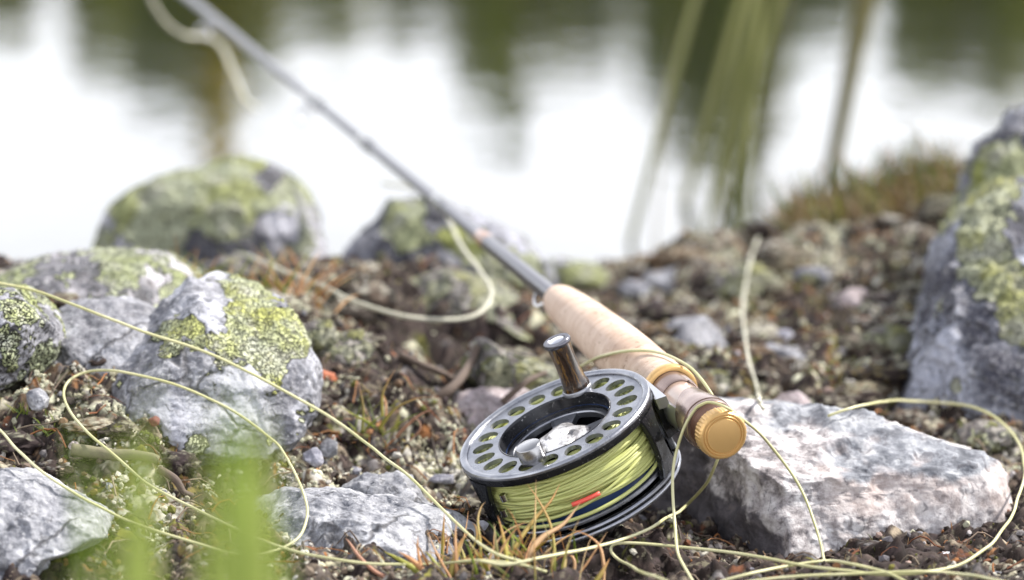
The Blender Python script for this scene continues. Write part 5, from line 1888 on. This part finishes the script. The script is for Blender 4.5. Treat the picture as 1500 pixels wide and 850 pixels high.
for i_ in sel_:
    az, le = rg.uniform(0, 6.28), rg.uniform(0.1, 1.2)
    dr = np.array([math.cos(az) * math.sin(le), math.sin(az) * math.sin(le), math.cos(le)])
    cb = rg.choice(MOSS if hm_[i_] < -0.14 else HEATH if hm_[i_] < 0.1 else CREAM)
    V, Q, C = blade((hp_[i_, 0], hp_[i_, 1], hz_[i_] - 0.0005), dr, rg.uniform(0.003, 0.009), rg.uniform(0.0007, 0.0015), np.array([math.cos(az), math.sin(az), -0.6]) * rg.uniform(0.1, 0.9), np.array(cb) * .7, np.array(cb) * 1.1, rg.uniform(-1.5, 1.5), 3)
    g.add(V, Q=Q, tint=C)
tag(g.obj('stubble', M_GRASS), 'short moss, heath and dry stubble matted over the peat', 'moss', kind='stuff')

# tall grass close to the camera, melted by the lens at lower left
FG = [(.26, .38, .05), (.34, .44, .08), (.42, .50, .13)]
for lab, cx, xs_, hts, sd in [
    ('tall blurred green grass clump close to the camera, nearer the left edge', 176, [140, 150, 158, 166, 172, 178, 184, 192, 200, 210, 162, 168, 175, 182, 188, 195], (0.235, 0.272), 5),
    ('tall blurred green grass clump close to the camera, nearer the reel', 352, [306, 314, 322, 330, 337, 343, 349, 355, 361, 367, 373, 380, 388, 396, 342, 350, 358, 366, 326, 334, 376, 384], (0.24, 0.270), 6)]:
    rg2 = random.Random(sd)
    y = 0.92
    x0 = (cx - 750) * KP * 0.95
    zg = float(ground_z(x0, y)[0])
    root = empty('tall_grass', (x0, y, zg), lab, 'grass')
    for xp in xs_:
        yb_ = rg2.uniform(-0.05, 0.05)
        xb_ = (xp - cx) * KP * 1.05
        hgt = rg2.uniform(*hts) - zg
        V, Q, C = blade((xb_ * 0.8, yb_, 0), (xb_ * 0.9 + rg2.gauss(0, .008), 0, 1), hgt, rg2.uniform(0.0065, 0.0105), (rg2.gauss(0, .025), 0, 0), rg2.choice(FG), rg2.choice(FG), rg2.uniform(-.5, .5), 14)
        g = Geo()
        g.add(V, Q=Q, tint=C)
        g.obj('blade', M_GRASS, root)

# ================================================================== THE LAKE: sedge standing in it, the wood beyond
def sedge(label, px, py, cnt, spread, length, width, leanx, cols, tips, seed, bend=0.3):
    rg3 = random.Random(seed)
    t_ = ray(px, py)
    d = (WATER_Z - CAM[2]) / t_[2]
    o = P(px, py, d)
    root = empty('sedge', tuple(o), label, 'reeds')
    for _ in range(cnt):
        lx = rg3.uniform(*leanx)
        dr = np.array([lx, rg3.gauss(0, 0.05), 1.0])
        V, Q, C = blade((rg3.gauss(0, spread), rg3.gauss(0, spread), -0.15), dr, rg3.uniform(*length), rg3.uniform(*width), np.array([lx * bend * 3, rg3.gauss(0, .1), -abs(lx) * bend]), rg3.choice(cols), rg3.choice(tips), rg3.uniform(-1.2, 1.2), 12)
        g = Geo()
        g.add(V, Q=Q, tint=C)
        g.obj('leaf', M_GRASS, root)


BR = [(.10, .075, .04), (.14, .10, .04)]
YG = [(.30, .30, .07), (.36, .35, .10), (.24, .27, .05)]
sedge('broad sedge with yellow green leaves leaning right, in the water right of centre', 1010, 330, 5, 0.05, (0.75, 0.95), (0.014, 0.022), (0.05, 0.24), [(.36, .35, .18), (.33, .33, .15)], [(.34, .38, .07), (.38, .40, .10)], 2)
sedge('olive brown sedge leaning right, behind the broad yellow green one', 1085, 270, 3, 0.05, (0.9, 1.1), (0.012, 0.018), (0.10, 0.26), [(.17, .16, .06)], [(.22, .19, .06), (.26, .22, .08)], 7)
sedge('thin pale brown sedge in the water just left of the broad one', 975, 385, 3, 0.014, (0.25, 0.38), (0.003, 0.005), (0.0, 0.22), [(.40, .33, .22)], [(.40, .36, .2)], 3)
# far wood: its trees are told apart only as a ragged mirrored outline
prof_px = [(-400, 120), (-150, 60), (0, 40), (60, 60), (110, 85), (160, 130), (210, 165), (255, 190), (300, 215), (340, 175), (380, 110), (430, 80), (480, 95), (510, 40), (545, 10), (580, 35), (620, 75), (660, 50), (700, 95), (745, 165), (790, 130), (840, 110), (890, 90), (940, 120), (1000, 190), (1040, 240),
           (1080, 270), (1120, 190), (1160, 95), (1210, 80), (1260, 75), (1310, 115), (1360, 105), (1410, 130), (1460, 150), (1510, 170), (1700, 110), (2000, 190)]
pxs, pys = np.array(prof_px)[:, 0], np.array(prof_px)[:, 1]
DT = 47.0
g = Geo()
g2 = Geo()
rg4 = np.random.default_rng(12)
Xs = list(np.arange(-9.5, 9.5, 0.62)) + list(np.arange(-60, -9.5, 2.2)) + list(np.arange(9.5, 60, 2.2))
Xs += ['a', 'a', 'b', 'b', 'c']
for X in Xs:
    slim = {'a': (300, 300), 'b': (1080, 385), 'c': (745, 215)}.get(X)
    X = (slim[0] - 750) * KP * DT if slim else X + rg4.normal() * 0.12
    px_ = 750 + X / (KP * DT)
    inside = -500 < px_ < 2000
    py_ = np.interp(px_, pxs, pys) if inside else rg4.uniform(20, 190)
    if slim:
        py_ = slim[1]
    elif inside and abs(px_ - 545) > 30:
        py_ += 14 + rg4.uniform(-45, 30)
    el = PITCH + (py_ - 425) * KP
    topz = math.tan(el) * (DT + 0.5) - (CAM[2] - 2 * WATER_Z) + 0.0
    Y = DT + rg4.uniform(-1.2, 1.8)
    gz = 0.9
    Hh = topz - gz
    g2.tube(np.array([(X, Y, gz - 0.6), (X + rg4.normal() * .08, Y, gz + Hh * 0.5), (X, Y, gz + Hh * 0.95)]), np.array([0.13, 0.08, 0.02]), 7, tint=(.12, .10, .08))
    for _ in range(10):
        zb_ = gz + Hh * rg4.uniform(0.15, 0.9)
        aa = rg4.uniform(0, 6.28)
        rl = (0.25 + 0.75 * (1 - (zb_ - gz) / Hh)) * 0.9
        g2.tube(np.array([(X, Y, zb_), (X + math.cos(aa) * rl, Y + math.sin(aa) * rl, zb_ + 0.25)]), np.array([0.03, 0.008]), 5, tint=(.12, .10, .08))
    k = 900
    zz = rg4.uniform(0.0, 1.0, k) ** 0.8
    rad = (0.16 + 0.84 * (1 - zz) ** 0.7) * (0.42 if slim else 0.95 if inside else 1.4) * np.sqrt(rg4.uniform(0, 1, k))
    aa = rg4.uniform(0, 6.28, k)
    C0 = np.stack([X + rad * np.cos(aa), Y + rad * np.sin(aa), gz - 0.5 + (Hh + 0.5) * zz], 1)
    sz = rg4.uniform(0.10, 0.24, k) * (1.1 - 0.4 * zz)
    Qm, _ = np.linalg.qr(rg4.normal(size=(k, 3, 3)))
    quad = np.array([(-1, -.6, 0), (1, -.6, .1), (1, .6, 0), (-1, .6, .1)])
    VV = (quad[None] @ Qm) * sz[:, None, None] + C0[:, None]
    cols = np.array([(.17, .21, .012), (.23, .25, .014), (.12, .15, .012), (.29, .25, .02)])[rg4.integers(0, 4, k)] * (np.array([2.9, 2.2, 1.5]) if slim and slim[0] == 300 else 1.0)
    g.add(VV.reshape(-1, 3), Q=np.arange(4 * k).reshape(-1, 4), tint=np.repeat(cols, 4, 0))
M_LEAF = simple('far_foliage', (0.07, 0.09, 0.02), 0.7, tint=True, trans=0.4)
me = g.mesh('far_wood', False)
fw = link('far_wood', me, M_LEAF)
tag(fw, 'dark green wood on the far shore, seen mirrored in the lake', 'woods', kind='stuff')
tag(g2.obj('far_trunks', M_CRUMB), 'trunks and limbs of the wood on the far shore', 'woods', kind='stuff')
